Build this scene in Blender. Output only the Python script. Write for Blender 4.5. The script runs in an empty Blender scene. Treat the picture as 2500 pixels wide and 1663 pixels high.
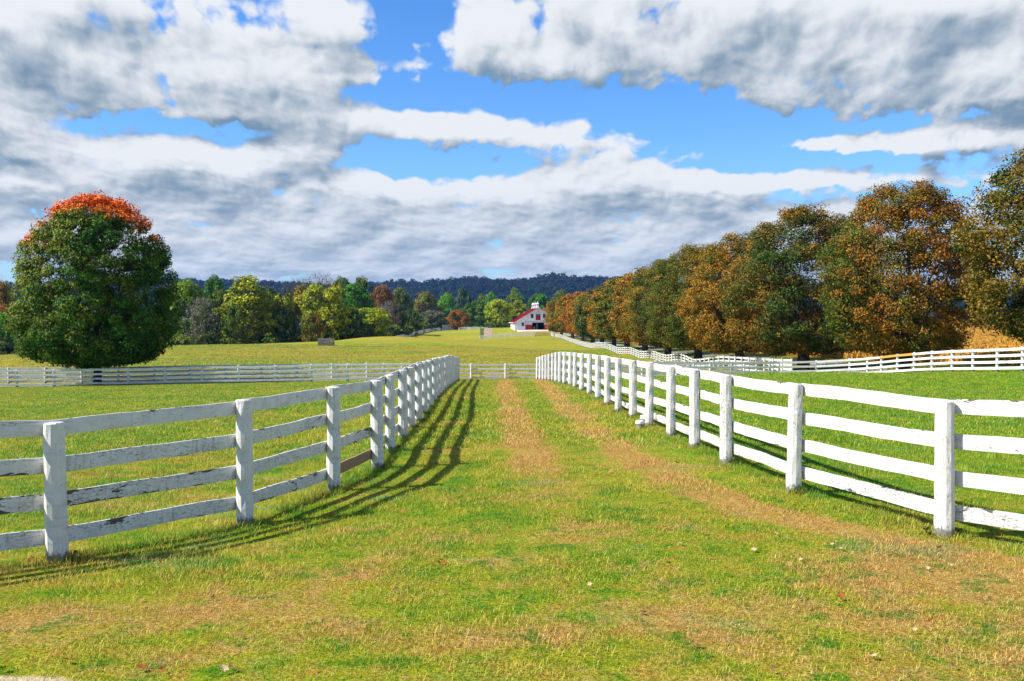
import bpy, math, random
import numpy as np
from mathutils import Vector, Matrix

# ------------------------------------------------------------------ camera, light, exposure
F = 2431.0            # focal length in photograph pixels (35 mm lens on a 36 mm wide frame)
HC = 1.89             # eye height
VH = 770.0            # pixel row of the horizon
scene = bpy.context.scene
R = math.radians
cam_d = bpy.data.cameras.new('camera')
cam = bpy.data.objects.new('camera', cam_d)
scene.collection.objects.link(cam)
cam_d.lens = 35.0
cam_d.sensor_width = 36.0
cam_d.clip_start = 0.1
cam_d.clip_end = 12000
cam.location = (0, 0, HC)
PITCH = math.atan((831.5 - VH) / F)
cam.rotation_euler = (R(90) - PITCH, 0, 0)
scene.camera = cam

SUN_DIR = Vector((1.0, 0.20, -0.98)).normalized()      # travel direction of the light
sun_elev = math.asin(-SUN_DIR.z)
sun_az = math.atan2(-SUN_DIR.x, -SUN_DIR.y)            # compass bearing from +Y towards +X
sd = bpy.data.lights.new('sun', 'SUN')
sd.energy = 5.0
sd.angle = R(0.55)
sd.color = (1.0, 0.95, 0.86)
so = bpy.data.objects.new('sun', sd)
so.rotation_euler = SUN_DIR.to_track_quat('-Z', 'Y').to_euler()
so.location = (-30, -10, 40)
scene.collection.objects.link(so)

scene.view_settings.view_transform = 'Standard'
scene.view_settings.look = 'None'
scene.view_settings.exposure = 0.85
scene.view_settings.gamma = 1.0
scene.view_settings.use_curve_mapping = False
scene.render.engine = 'CYCLES'
scene.cycles.max_bounces = 8
scene.cycles.transparent_max_bounces = 8
scene.cycles.volume_bounces = 0


# ------------------------------------------------------------------ node helpers
class NT:
    def __init__(self, tree):
        self.t = tree
        self.n = tree.nodes
        self.l = tree.links

    def add(self, kind, **kw):
        nd = self.n.new(kind)
        for k, v in kw.items():
            setattr(nd, k, v)
        return nd

    def put(self, sock, v):
        if isinstance(v, bpy.types.NodeSocket):
            self.l.new(v, sock)
        elif v is not None:
            sock.default_value = v

    def math(self, op, a, b=None, c=None, clamp=False):
        nd = self.add('ShaderNodeMath', operation=op)
        nd.use_clamp = clamp
        self.put(nd.inputs[0], a)
        if b is not None: self.put(nd.inputs[1], b)
        if c is not None: self.put(nd.inputs[2], c)
        return nd.outputs[0]

    def vmath(self, op, a, b=None):
        nd = self.add('ShaderNodeVectorMath', operation=op)
        self.put(nd.inputs[0], a)
        if b is not None: self.put(nd.inputs[1], b)
        return nd.outputs['Value'] if op in ('DOT_PRODUCT', 'LENGTH') else nd.outputs[0]

    def mix(self, f, a, b, mode='MIX'):
        nd = self.add('ShaderNodeMix', data_type='RGBA', blend_type=mode)
        self.put(nd.inputs[0], f)
        self.put(nd.inputs[6], a if isinstance(a, bpy.types.NodeSocket) else (*a[:3], 1))
        self.put(nd.inputs[7], b if isinstance(b, bpy.types.NodeSocket) else (*b[:3], 1))
        return nd.outputs[2]

    def smooth(self, v, a, b, lo=0.0, hi=1.0):
        nd = self.add('ShaderNodeMapRange', interpolation_type='SMOOTHSTEP')
        self.put(nd.inputs[0], v)
        nd.inputs[1].default_value = a
        nd.inputs[2].default_value = b
        nd.inputs[3].default_value = lo
        nd.inputs[4].default_value = hi
        return nd.outputs[0]

    def noise(self, vec, scale, detail=3.0, rough=0.55, dist=0.0):
        nd = self.add('ShaderNodeTexNoise')
        self.put(nd.inputs['Vector'], vec)
        nd.inputs['Scale'].default_value = scale
        nd.inputs['Detail'].default_value = detail
        nd.inputs['Roughness'].default_value = rough
        nd.inputs['Distortion'].default_value = dist
        return nd.outputs['Fac']

    def sep(self, v):
        nd = self.add('ShaderNodeSeparateXYZ')
        self.put(nd.inputs[0], v)
        return nd.outputs

    def comb(self, x, y, z):
        nd = self.add('ShaderNodeCombineXYZ')
        self.put(nd.inputs[0], x)
        self.put(nd.inputs[1], y)
        self.put(nd.inputs[2], z)
        return nd.outputs[0]

    def mapping(self, vec, scale=(1, 1, 1), loc=(0, 0, 0)):
        nd = self.add('ShaderNodeMapping')
        self.put(nd.inputs[0], vec)
        nd.inputs['Scale'].default_value = scale
        nd.inputs['Location'].default_value = loc
        return nd.outputs[0]

    def attr(self, name, typ='GEOMETRY', out='Fac'):
        nd = self.add('ShaderNodeAttribute', attribute_type=typ, attribute_name=name)
        return nd.outputs[out]


def new_mat(name):
    m = bpy.data.materials.new(name)
    m.use_nodes = True
    m.node_tree.nodes.clear()
    return m, NT(m.node_tree)


def finish(nt, col, rough=0.8, spec=0.2, bump=None, bump_s=0.3, bump_d=0.01, metal=0.0):
    p = nt.add('ShaderNodeBsdfPrincipled')
    nt.put(p.inputs['Base Color'], col if isinstance(col, bpy.types.NodeSocket) else (*col[:3], 1))
    nt.put(p.inputs['Roughness'], rough)
    p.inputs['Specular IOR Level'].default_value = spec
    p.inputs['Metallic'].default_value = metal
    if bump is not None:
        b = nt.add('ShaderNodeBump')
        b.inputs['Strength'].default_value = bump_s
        b.inputs['Distance'].default_value = bump_d
        nt.put(b.inputs['Height'], bump)
        nt.l.new(b.outputs[0], p.inputs['Normal'])
    o = nt.add('ShaderNodeOutputMaterial')
    nt.l.new(p.outputs[0], o.inputs[0])
    return p


# ------------------------------------------------------------------ world: sky with clouds
world = bpy.data.worlds.new('World')
scene.world = world
world.use_nodes = True
world.node_tree.nodes.clear()
W = NT(world.node_tree)


def sky_ang(u, v):
    """pixel of the photograph -> (azimuth, elevation) of that direction"""
    a = math.atan2(u - 1250, F)
    e = math.atan((VH - v) / F * math.cos(a))
    return a, e


# clouds: (u, v, half width, half height, weight, flatness)
CLOUDS = [
    (1560, 70, 520, 150, 1.25), (1250, 130, 190, 100, .75), (1950, 20, 520, 120, .9), (2250, 200, 430, 100, 1.25), (2020, 170, 260, 60, .7),
    (2420, 90, 300, 120, .8), (2060, 345, 190, 34, .8), (2330, 345, 260, 42, 1.0), (1930, 425, 150, 30, .7),
    (2200, 440, 300, 30, .75), (1400, 345, 210, 45, .6), (1520, 420, 270, 75, 1.0), (1650, 490, 330, 55, .9),
    (1250, 480, 280, 60, .8), (1420, 560, 500, 45, .85), (600, 60, 360, 85, 1.1), (150, 60, 380, 120, 1.1),
    (150, 250, 330, 110, 1.2), (620, 185, 330, 60, 1.15), (880, 170, 130, 36, .7), (420, 250, 340, 60, .9),
    (1010, 290, 260, 45, .95), (720, 330, 160, 60, .9), (1200, 330, 200, 34, .6), (300, 400, 420, 65, 1.1),
    (120, 470, 350, 50, .9), (700, 440, 330, 60, 1.0), (560, 520, 420, 45, .9), (1000, 520, 220, 45, .7),
    (800, 590, 700, 40, .75), (1700, 610, 700, 40, .75), (150, 600, 350, 40, .6), (1250, 660, 1600, 34, .55),
    (2200, 520, 350, 40, .6),
    (1250, 655, 2600, 110, .70), (1250, 765, 2600, 60, 1.1), (330, 90, 330, 90, .5), (2300, 120, 400, 160, .3), (1500, 500, 500, 60, .4), (500, 470, 500, 60, .35),
    # clear sky
    (1050, 60, 110, 130, -1.1), (1250, 245, 400, 40, -.9), (1700, 300, 260, 75, -1.0), (480, 315, 230, 34, -1.3),
    (1000, 400, 190, 28, -1.2), (1850, 400, 260, 28, -1.0), (760, 125, 260, 13, -.5), (2150, 300, 380, 24, -1.1), (950, 530, 200, 20, -.6), (2100, 470, 250, 18, -.6), (60, 400, 110, 18, -.9),
    (600, 345, 60, 30, -.3), (1100, 210, 130, 40, -.7),
]
g = bpy.data.node_groups.new('cloud_density', 'ShaderNodeTree')
g.interface.new_socket('Dir', in_out='INPUT', socket_type='NodeSocketVector')
g.interface.new_socket('Coverage', in_out='OUTPUT', socket_type='NodeSocketFloat')
g.interface.new_socket('Puffs', in_out='OUTPUT', socket_type='NodeSocketFloat')
SH_A, SH_B, SH_C, SH_D = 0.62, 0.50, 0.73, 0.17
G = NT(g)
gi = G.add('NodeGroupInput')
go = G.add('NodeGroupOutput')
dirv = G.vmath('NORMALIZE', gi.outputs[0])
sx, sy, sz = G.sep(dirv)
az = G.math('ARCTAN2', sx, sy)
el = G.math('ARCSINE', sz)
# cloud rows: cells shrink and flatten towards the horizon
elc = G.math('MAXIMUM', el, 0.0)
CX = G.math('MULTIPLY', az, G.math('SUBTRACT', 5.6, G.math('MULTIPLY', elc, 4.0)))
CY = G.math('MULTIPLY', G.math('LOGARITHM', G.math('ADD', elc, 0.055), math.e), 1.55)
cell = G.comb(CX, CY, 2.3)
low = G.noise(cell, 2.9, 2.5, 0.5, 0.1)
mid = G.noise(G.vmath('ADD', cell, (7.7, 3.1, 4.4)), 5.6, 7.0, 0.54, 0.15)
bl = G.noise(G.vmath('ADD', cell, (5.1, 9.3, 0.7)), 6.4, 2.5, 0.5, 0.2)
puff = G.math('MULTIPLY', G.math('SUBTRACT', G.math('ABSOLUTE', G.math('SUBTRACT', bl, 0.5)), 0.08), 3.4)
wob = G.noise(G.vmath('ADD', cell, (17.0, 3.0, 1.0)), 3.0, 3.0, 0.5)
azw = G.math('ADD', az, G.math('MULTIPLY', G.math('SUBTRACT', wob, 0.5), 0.10))
elw = G.math('ADD', el, G.math('MULTIPLY', G.math('SUBTRACT', mid, 0.5), 0.035))
acc = None
for (u, v, ru, rv, w) in CLOUDS:
    a, e = sky_ang(u, v)
    dx = G.math('MULTIPLY', G.math('SUBTRACT', azw, a), F / ru)
    dy = G.math('MULTIPLY', G.math('SUBTRACT', elw, e), F / rv)
    r2 = G.math('ADD', G.math('MULTIPLY', dx, dx), G.math('MULTIPLY', dy, dy))
    q = G.math('MULTIPLY', G.math('POWER', 0.42, r2), w)
    acc = q if acc is None else G.math('ADD', acc, q)
# outside the photographed part of the sky the same kind of broken cloud goes on
side = G.math('ABSOLUTE', az)
outm = G.math('MAXIMUM', G.smooth(side, 0.50, 0.75), G.smooth(el, 0.32, 0.46))
acc = G.math('ADD', G.math('MULTIPLY', acc, G.math('SUBTRACT', 1.0, outm)), G.math('MULTIPLY', outm, 0.55))
acc = G.math('MINIMUM', acc, 1.5)
L0 = G.math('ADD', acc, G.math('MULTIPLY', G.math('SUBTRACT', low, 0.5), 2.9))
Hh = G.math('ADD', G.math('MULTIPLY', G.math('SUBTRACT', mid, 0.5), 2.0), G.math('MULTIPLY', puff, 0.55))
G.l.new(G.math('SUBTRACT', L0, 0.64), go.inputs[0])
G.l.new(Hh, go.inputs[1])

tc = W.add('ShaderNodeTexCoord')
D0 = tc.outputs['Generated']


def cd(vec):
    nd = W.add('ShaderNodeGroup')
    nd.node_tree = g
    W.put(nd.inputs[0], vec)
    return nd.outputs[0], nd.outputs[1]


l0, h0 = cd(D0)
# step upwards and towards the sun, shorter near the horizon
dz0 = W.math('MAXIMUM', W.sep(D0)[2], 0.0)
st_ = W.math('ADD', 0.25, W.math('MULTIPLY', dz0, 3.2))


def shifted(x, z):
    sc2 = W.add('ShaderNodeVectorMath', operation='SCALE')
    sc2.inputs[0].default_value = (x, 0, z)
    W.put(sc2.inputs['Scale'], st_)
    return W.vmath('ADD', D0, sc2.outputs[0])


l1, _h = cd(shifted(-0.012, 0.030))
_l, h1 = cd(shifted(-0.006, 0.006))
lit = W.math('ADD', W.math('MULTIPLY', W.math('SUBTRACT', l0, l1), SH_A), W.math('MULTIPLY', W.math('SUBTRACT', h0, h1), SH_B))
d0 = W.math('ADD', l0, h0)
lit = W.math('SUBTRACT', W.math('ADD', lit, SH_C), W.math('MULTIPLY', W.math('MINIMUM', W.math('MAXIMUM', d0, 0.0), 2.0), SH_D))
lit = W.smooth(lit, 0.0, 1.10)
_, _, dz = W.sep(D0)
sky = W.add('ShaderNodeTexSky', sky_type='NISHITA')
sky.sun_disc = False
sky.sun_elevation = sun_elev
sky.sun_rotation = sun_az
sky.altitude = 100
sky.air_density = 1.0
sky.dust_density = 0.1
sky.ozone_density = 2.5
hs = W.add('ShaderNodeHueSaturation')
hs.inputs['Saturation'].default_value = 1.25
hs.inputs['Value'].default_value = 1.0
W.l.new(sky.outputs[0], hs.inputs['Color'])
skyc = W.mix(1.0, hs.outputs[0], W.mix(W.smooth(dz, 0.0, 0.16), (0.50, 0.72, 1.05), (0.80, 1.0, 1.28)), 'MULTIPLY')
CL_D, CL_L = (1.25, 1.95, 2.65), (5.6, 5.8, 6.05)
cl = W.mix(lit, CL_D, CL_L)
# low clouds are bluer and paler, seen through more air
hz = W.smooth(dz, 0.0, 0.15, 0.50, 0.0)
cl = W.mix(hz, cl, (3.7, 4.4, 5.2))
mask = W.smooth(d0, -0.12, 0.36)
fin = W.mix(mask, skyc, cl)
bg = W.add('ShaderNodeBackground')
bg.inputs['Strength'].default_value = 0.085
W.l.new(fin, bg.inputs['Color'])
wo = W.add('ShaderNodeOutputWorld')
W.l.new(bg.outputs[0], wo.inputs[0])
world.cycles.sampling_method = 'MANUAL'
world.cycles.sample_map_resolution = 512

# ------------------------------------------------------------------ scene graph helpers
COL = scene.collection
rng = np.random.default_rng(7)
random.seed(7)


def mesh_from(name, verts, faces, mat=None, smooth=False, attrs=None, uvs=None):
    me = bpy.data.meshes.new(name)
    verts = np.asarray(verts, dtype=np.float32).reshape(-1, 3)
    if isinstance(faces, np.ndarray):
        n, k = faces.shape
        me.vertices.add(len(verts))
        me.vertices.foreach_set('co', verts.ravel())
        me.loops.add(n * k)
        me.loops.foreach_set('vertex_index', faces.astype(np.int32).ravel())
        me.polygons.add(n)
        me.polygons.foreach_set('loop_start', (np.arange(n) * k).astype(np.int32))
        me.polygons.foreach_set('loop_total', np.full(n, k, dtype=np.int32))
        me.update(calc_edges=True)
    else:
        me.from_pydata([tuple(map(float, v)) for v in verts], [], [tuple(f) for f in faces])
        me.update()
    if smooth:
        me.polygons.foreach_set('use_smooth', np.ones(len(me.polygons), dtype=bool))
    if attrs:
        for an, (dom, arr) in attrs.items():
            at = me.attributes.new(an, 'FLOAT', dom)
            at.data.foreach_set('value', np.asarray(arr, dtype=np.float32))
    if uvs is not None:
        uvl = me.uv_layers.new(name='UVMap')
        uvl.data.foreach_set('uv', np.asarray(uvs, dtype=np.float32).ravel())
    if mat is not None:
        me.materials.append(mat)
    return me


def link(name, me, parent=None, loc=(0, 0, 0), rot=None, scale=None, mat4=None):
    o = bpy.data.objects.new(name, me)
    COL.objects.link(o)
    if parent is not None:
        o.parent = parent
    if mat4 is not None:
        o.matrix_local = mat4
    else:
        o.location = loc
        if rot is not None: o.rotation_euler = rot
        if scale is not None: o.scale = scale
    return o


def thing(name, label, cat, loc=(0, 0, 0), rotz=0.0, group=None):
    o = link(name, None, loc=loc, rot=(0, 0, rotz))
    o.empty_display_size = 0.3
    return tag(o, label, cat, group)


def tag(o, label=None, cat=None, group=None, kind=None):
    if label: o['label'] = label
    if cat: o['category'] = cat
    if group: o['group'] = group
    if kind: o['kind'] = kind
    return o


class MB:
    """collects simple solids into one mesh"""
    def __init__(self):
        self.v = []
        self.f = []

    def add(self, vs, fs):
        b = len(self.v)
        self.v += [tuple(p) for p in vs]
        self.f += [tuple(i + b for i in f) for f in fs]
        return self

    def box(self, x0, x1, y0, y1, z0, z1):
        return self.add([(x0, y0, z0), (x1, y0, z0), (x1, y1, z0), (x0, y1, z0), (x0, y0, z1), (x1, y0, z1), (x1, y1, z1), (x0, y1, z1)],
                        [(0, 3, 2, 1), (4, 5, 6, 7), (0, 1, 5, 4), (1, 2, 6, 5), (2, 3, 7, 6), (3, 0, 4, 7)])

    def tube(self, pts, rad, n=6, cap=True):
        pts = [Vector(p) for p in pts]
        rings = []
        base = len(self.v)
        for i, p in enumerate(pts):
            d = (pts[min(i + 1, len(pts) - 1)] - pts[max(i - 1, 0)])
            d = d.normalized() if d.length > 1e-6 else Vector((0, 0, 1))
            a = d.cross(Vector((0.31, 0.95, 0.1))).normalized() if abs(d.z) > 0.8 else d.cross(Vector((0, 0, 1))).normalized()
            b = d.cross(a)
            for k in range(n):
                t = 2 * math.pi * k / n
                self.v.append(tuple(p + (a * math.cos(t) + b * math.sin(t)) * rad[i]))
        for i in range(len(pts) - 1):
            for k in range(n):
                k2 = (k + 1) % n
                self.f.append((base + i * n + k, base + i * n + k2, base + (i + 1) * n + k2, base + (i + 1) * n + k))
        if cap:
            self.f.append(tuple(base + k for k in range(n))[::-1])
            self.f.append(tuple(base + (len(pts) - 1) * n + k for k in range(n)))
        return self

    def prism(self, poly, y0, y1):
        """polygon in x,z pushed from y0 to y1"""
        n = len(poly)
        b = len(self.v)
        self.v += [(x, y0, z) for x, z in poly] + [(x, y1, z) for x, z in poly]
        self.f.append(tuple(b + i for i in range(n)))
        self.f.append(tuple(b + n + i for i in range(n))[::-1])
        for i in range(n):
            j = (i + 1) % n
            self.f.append((b + i, b + n + i, b + n + j, b + j))
        return self

    def lathe(self, prof, n=12, c=(0, 0), square=False):
        b = len(self.v)
        for r, z in prof:
            for k in range(n):
                t = 2 * math.pi * (k + 0.5) / n
                self.v.append((c[0] + r * math.cos(t), c[1] + r * math.sin(t), z))
        for i in range(len(prof) - 1):
            for k in range(n):
                k2 = (k + 1) % n
                self.f.append((b + i * n + k, b + i * n + k2, b + (i + 1) * n + k2, b + (i + 1) * n + k))
        self.f.append(tuple(b + k for k in range(n))[::-1])
        self.f.append(tuple(b + (len(prof) - 1) * n + k for k in range(n)))
        return self

    def mesh(self, name, mat, smooth=False):
        return mesh_from(name, self.v, self.f, mat, smooth)

    def build(self, name, mat, parent=None, loc=(0, 0, 0), smooth=False, rot=None):
        return link(name, self.mesh(name, mat, smooth), parent, loc, rot)


# value noise in numpy (for relief)
_perm = rng.random((256, 256)).astype(np.float32)


def vnoise(x, y):
    x = np.asarray(x, dtype=np.float64); y = np.asarray(y, dtype=np.float64)
    xi = np.floor(x).astype(int); yi = np.floor(y).astype(int)
    fx = x - xi; fy = y - yi
    fx = fx * fx * (3 - 2 * fx); fy = fy * fy * (3 - 2 * fy)
    a = _perm[xi % 256, yi % 256]; b = _perm[(xi + 1) % 256, yi % 256]
    c = _perm[xi % 256, (yi + 1) % 256]; d = _perm[(xi + 1) % 256, (yi + 1) % 256]
    return (a * (1 - fx) + b * fx) * (1 - fy) + (c * (1 - fx) + d * fx) * fy - 0.5


# ------------------------------------------------------------------ survey: from photograph to place
def ray(u, v, Y):
    """the point at depth Y seen at pixel (u, v)"""
    xc = (u - 1250) / F
    yc = -(v - 831.5) / F
    c, s = math.cos(PITCH), math.sin(PITCH)
    dy = c + yc * s
    dz = -s + yc * c
    t = Y / dy
    return (xc * t, Y, HC + dz * t)


NR = 23
RP = [(2305, 973, 1307), (1937.6, 939, 1204), (1773, 914.7, 1131.6), (1695.7, 902, 1093), (1637, 892.7, 1067), (1584.6, 885, 1042),
      (1545, 880.6, 1020), (1509, 875, 1007), (1482.7, 872, 990), (1460, 869, 976), (1438.8, 866.5, 964.6), (1420, 864, 955.4),
      (1403.7, 862.6, 947.5), (1392.5, 861, 943), (1378, 860.5, 939.5), (1367, 860, 936), (1358, 860, 934), (1349.5, 860.3, 932.5),
      (1341, 861, 931), (1333, 862, 930), (1326, 863.5, 929), (1318.5, 866, 928.4), (1311.4, 869.7, 927.7)]
RPd = [9.1 + 2.29 * i for i in range(NR)]
RPd[1], RPd[2], RPd[3] = 11.35, 13.65, 15.95
LP = [(140, 1031, 1371, 8.5), (599, 982, 1285, 10.3), (815, 948, 1201, 12.2), (922, 928, 1144, 14.2), (953, 917, 1102, 16.4),
      (984, 905, 1072, 18.6), (1003, 896, 1047, 20.8), (1022, 889, 1030, 23.0), (1036, 884, 1013, 25.2), (1049, 880, 997, 27.5),
      (1060, 877, 982, 29.8), (1067, 875, 973, 32.1), (1074, 873, 965, 34.4), (1080, 871, 958, 36.7), (1086, 870, 952, 39.0),
      (1091, 869, 947.5, 41.3), (1096, 868.5, 943.5, 43.6), (1100, 868.5, 940.5, 45.9), (1104, 868.5, 938, 48.2),
      (1107, 869, 935.5, 50.5), (1110, 870, 933.5, 52.8), (1113, 871, 931.5, 55.1), (1115.5, 872, 930, 57.4), (1118, 873.6, 928.5, 59.5)]

ctrl = []
for (u, t, b), d in zip(RP, RPd):
    ctrl.append(ray(u, b, d))
for (u, t, b, d) in LP:
    ctrl.append(ray(u, b, d))
PIX = [  # (u, v, depth) points of the ground read off the photograph
    (-60, 949, 56), (240, 944, 57), (480, 939, 58), (770, 933, 59), (0, 940, 64), (300, 938, 64.5), (700, 931, 65.5),
    (1150, 930, 66), (1234, 930, 66), (1500, 928, 66), (1800, 928, 66.5), (1560, 926, 60), (1806, 927, 61), (1950, 925, 61),
    (2075, 922, 60), (2153, 917, 57), (1900, 913, 44), (2100, 912.5, 44), (1700, 920, 45), (2277, 911, 51), (2377, 910, 47.5), (2498, 909, 44), (2700, 906, 38),
    (1250, 885, 110), (1250, 860, 160), (1250, 841, 230), (1250, 828, 300), (900, 885, 110), (900, 864, 160), (600, 870, 130),
    (1171, 829, 325), (1304, 821.6, 325), (1344, 821, 327), (1370, 827, 292), (1402, 840, 253), (1446, 852, 212), (1509, 866, 172),
    (1562, 878, 149), (1620, 890, 128), (1688, 904, 107),
    (1705, 881, 115), (1631, 871, 138), (1575, 861, 160), (1531, 853, 185), (1499, 847, 208), (1446, 838, 262), (1428, 832, 285),
    (1805, 895, 95), (1960, 908, 76), (2207, 910, 62), (2600, 900, 47),
    (1257, 806.7, 350), (1350, 806, 350), (1244, 802, 366), (1330, 802, 366), (1184, 802, 400), (1190, 818, 345), (1171, 806, 410),
    (1078, 808, 420), (1042, 812.5, 380), (1010, 819, 340), (985, 827, 300), (960, 833, 283), (938, 837, 272), (900, 838, 265),
    (800, 844, 186), (820, 833, 240), (430, 845, 190), (600, 841, 200), (700, 838, 210), (430, 860, 140), (430, 882, 95),
    (20, 871.5, 300), (60, 893, 90), (20, 885, 140), (2500, 815, 160), (2080, 850, 140), (2500, 862, 80), (2250, 838, 150),
    (2500, 800, 260), (1900, 842, 220), (1700, 835, 280), (2800, 880, 60),
]
for p in PIX:
    ctrl.append(ray(*p))
ctrl += [(0, 5, -0.03), (3, 5.5, -0.05), (-3, 5.5, -0.07), (0, 0, 0.02), (6, 0, 0), (-6, 0, 0), (0, -10, 0.1), (-8, 8, -0.2), (12, 12, -0.15),
         (10, 25, -0.5), (-12, 25, -0.95), (-20, 40, -1.55), (18, 35, -0.75), (-5.6, 6.6, -0.15), (5.6, 7.2, -0.1), (30, 30, -.2),
         (-30, 20, -.8), (-45, 45, -1.7), (-60, 120, -4.5), (-180, 300, -10), (-120, 430, -11), (-40, 480, -9), (40, 470, -5.5), (120, 430, -3),
         (250, 400, 2), (110, 60, 2), (-70, 230, -6.5), (-45, 240, -6.0), (-25, 330, -7)]
ctrl = np.array(ctrl)


def emb(x, y):
    yy = np.maximum(np.asarray(y, float), -14) + 22
    return np.stack([np.asarray(x, float) / yy * 1.6, np.log(yy)], -1)


def tps(r2):
    return 0.5 * r2 * np.log(r2 + 1e-12)


_C = emb(ctrl[:, 0], ctrl[:, 1])
_n = len(_C)
_K = tps(((_C[:, None] - _C[None]) ** 2).sum(-1)) + np.eye(_n) * 2e-4
_P = np.c_[np.ones(_n), _C]
_A = np.block([[_K, _P], [_P.T, np.zeros((3, 3))]])
_w = np.linalg.solve(_A, np.r_[ctrl[:, 2], np.zeros(3)])


def ridge_z(x, y):
    """far wooded hills"""
    u = x / np.maximum(y, 1) * F + 1250
    xs = [-4000, -900, 0, 190, 560, 700, 900, 1000, 1130, 1230, 1290, 1330, 1370, 1450, 1560, 1700, 2000, 2600, 3400, 6000]
    vs = [712, 709, 701, 693, 689, 695, 700, 692, 685, 688, 687, 680, 675, 681, 686, 696, 708, 712, 714, 716]
    top = (VH - np.interp(u, xs, vs)) / F * 2500
    f = np.clip((y - 1250) / 1250, 0, 1.0)
    f = f * f * (3 - 2 * f)
    top = top + 22 * vnoise(x * .0032 + 3, y * .002) + 12 * vnoise(x * .011, y * .004)
    f = np.where(y > 2500, np.clip(1 - (y - 2500) / 1600, 0, 1) * 0.6 + 0.4, f)
    return top * f


def gz(x, y):
    """height of the ground"""
    x = np.asarray(x, float); y = np.asarray(y, float)
    shp = x.shape
    xf, yf = x.ravel(), y.ravel()
    out = np.empty(xf.shape)
    for i in range(0, len(xf), 20000):
        xx = np.clip(xf[i:i + 20000], -420, 420); yy = np.clip(yf[i:i + 20000], -14, 480)
        e = emb(xx, yy)
        e[:, 0] = np.clip(e[:, 0], -1.35, 1.35)
        k = tps(((e[:, None] - _C[None]) ** 2).sum(-1))
        out[i:i + 20000] = k @ _w[:_n] + np.c_[np.ones(len(e)), e] @ _w[_n:]
    out = np.clip(out, -16, 8)
    f = np.clip((yf - 430) / 220, 0, 1)
    f = f * f * (3 - 2 * f)
    out = out * (1 - f) + (-17.0) * f
    out = out + vnoise(xf * .45, yf * .45) * 0.03 + vnoise(xf * 1.7 + 9, yf * 1.7) * 0.012
    out = out + np.where(yf > 1200, ridge_z(xf, yf), 0)
    return out.reshape(shp)


def g1(x, y):
    return float(gz(np.array([x]), np.array([y]))[0])


# ------------------------------------------------------------------ ground colours
gg = bpy.data.node_groups.new('turf_colour', 'ShaderNodeTree')
gg.interface.new_socket('Color', in_out='OUTPUT', socket_type='NodeSocketColor')
gg.interface.new_socket('Bare', in_out='OUTPUT', socket_type='NodeSocketFloat')
T = NT(gg)
go = T.add('NodeGroupOutput')
pos = T.add('ShaderNodeNewGeometry').outputs['Position']
px, py, pz = T.sep(pos)


def curve(x, pts):
    nd = T.add('ShaderNodeFloatCurve')
    T.put(nd.inputs['Value'], x)
    c = nd.mapping.curves[0]
    c.points[0].location = pts[0]
    c.points[-1].location = pts[-1]
    for p in pts[1:-1]:
        c.points.new(*p)
    for p in c.points:
        p.handle_type = 'AUTO_CLAMPED'
    nd.mapping.update()
    return nd.outputs[0]


yn = T.math('DIVIDE', py, 62.0, clamp=True)
wb = T.math('MULTIPLY', T.math('SUBTRACT', T.noise(pos, 0.55, 3.0), 0.5), 0.55)


def track(pts, half):
    c = curve(yn, [(min(max(y / 62, 0), 1), (x + 5) / 10) for y, x in pts])
    xx = T.math('SUBTRACT', T.math('MULTIPLY', c, 10.0), 5.0)
    d = T.math('ABSOLUTE', T.math('SUBTRACT', T.math('ADD', px, wb), xx))
    return T.smooth(d, half * 1.35, half * 0.35)


trR = track([(0, 4.9), (7.6, 4.1), (9, 3.25), (10, 2.75), (11.5, 2.12), (13.7, 1.85), (17.2, 1.75), (22, 1.6), (30, 1.45), (45, 1.4), (62, 1.45)], 0.40)
trL = track([(0, .4), (8, 0.55), (11, .45), (15, .32), (19.5, .16), (27, 0.02), (40, -.2), (62, -.35)], 0.42)
trL = T.math('MULTIPLY', trL, T.smooth(py, 9, 15))
lane = T.math('MULTIPLY', T.smooth(py, 64, 60), T.math('MAXIMUM', trR, trL))
nA = T.noise(pos, 0.42, 4.0, 0.62, 0.4)
nB = T.noise(T.mapping(pos, (1, 1, 1), (31, 7, 0)), 1.6, 4.0, 0.65)
nD = T.noise(T.mapping(pos, (1, 1, 1), (8, 3, 0)), 4.5, 3.0, 0.6)
nC = T.noise(T.mapping(pos, (1, 1, 1), (3, 77, 0)), 0.22, 3.0, 0.55)
nF = T.noise(T.mapping(pos, (1, 1, 1), (3, 7, 5)), 9.0, 3.0, 0.7)
# dryness of the lane lawn: more towards the camera's right
near = T.math('MULTIPLY', T.smooth(py, 13, 6), T.smooth(px, -3.4, 1.5))
dry = T.math('ADD', T.math('MULTIPLY', T.math('SUBTRACT', nA, 0.5), 2.6), T.math('MULTIPLY', T.math('SUBTRACT', nB, 0.5), 2.6))
dry = T.math('ADD', dry, T.math('MULTIPLY', near, 0.45))
dry = T.math('ADD', dry, T.math('MULTIPLY', lane, 0.88))


def spot(x, y, rx, ry, w):
    a = T.math('MULTIPLY', T.math('SUBTRACT', px, x), 1 / rx)
    b = T.math('MULTIPLY', T.math('SUBTRACT', py, y), 1 / ry)
    return T.math('MULTIPLY', T.math('POWER', 0.4, T.math('ADD', T.math('MULTIPLY', a, a), T.math('MULTIPLY', b, b))), w)


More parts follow.
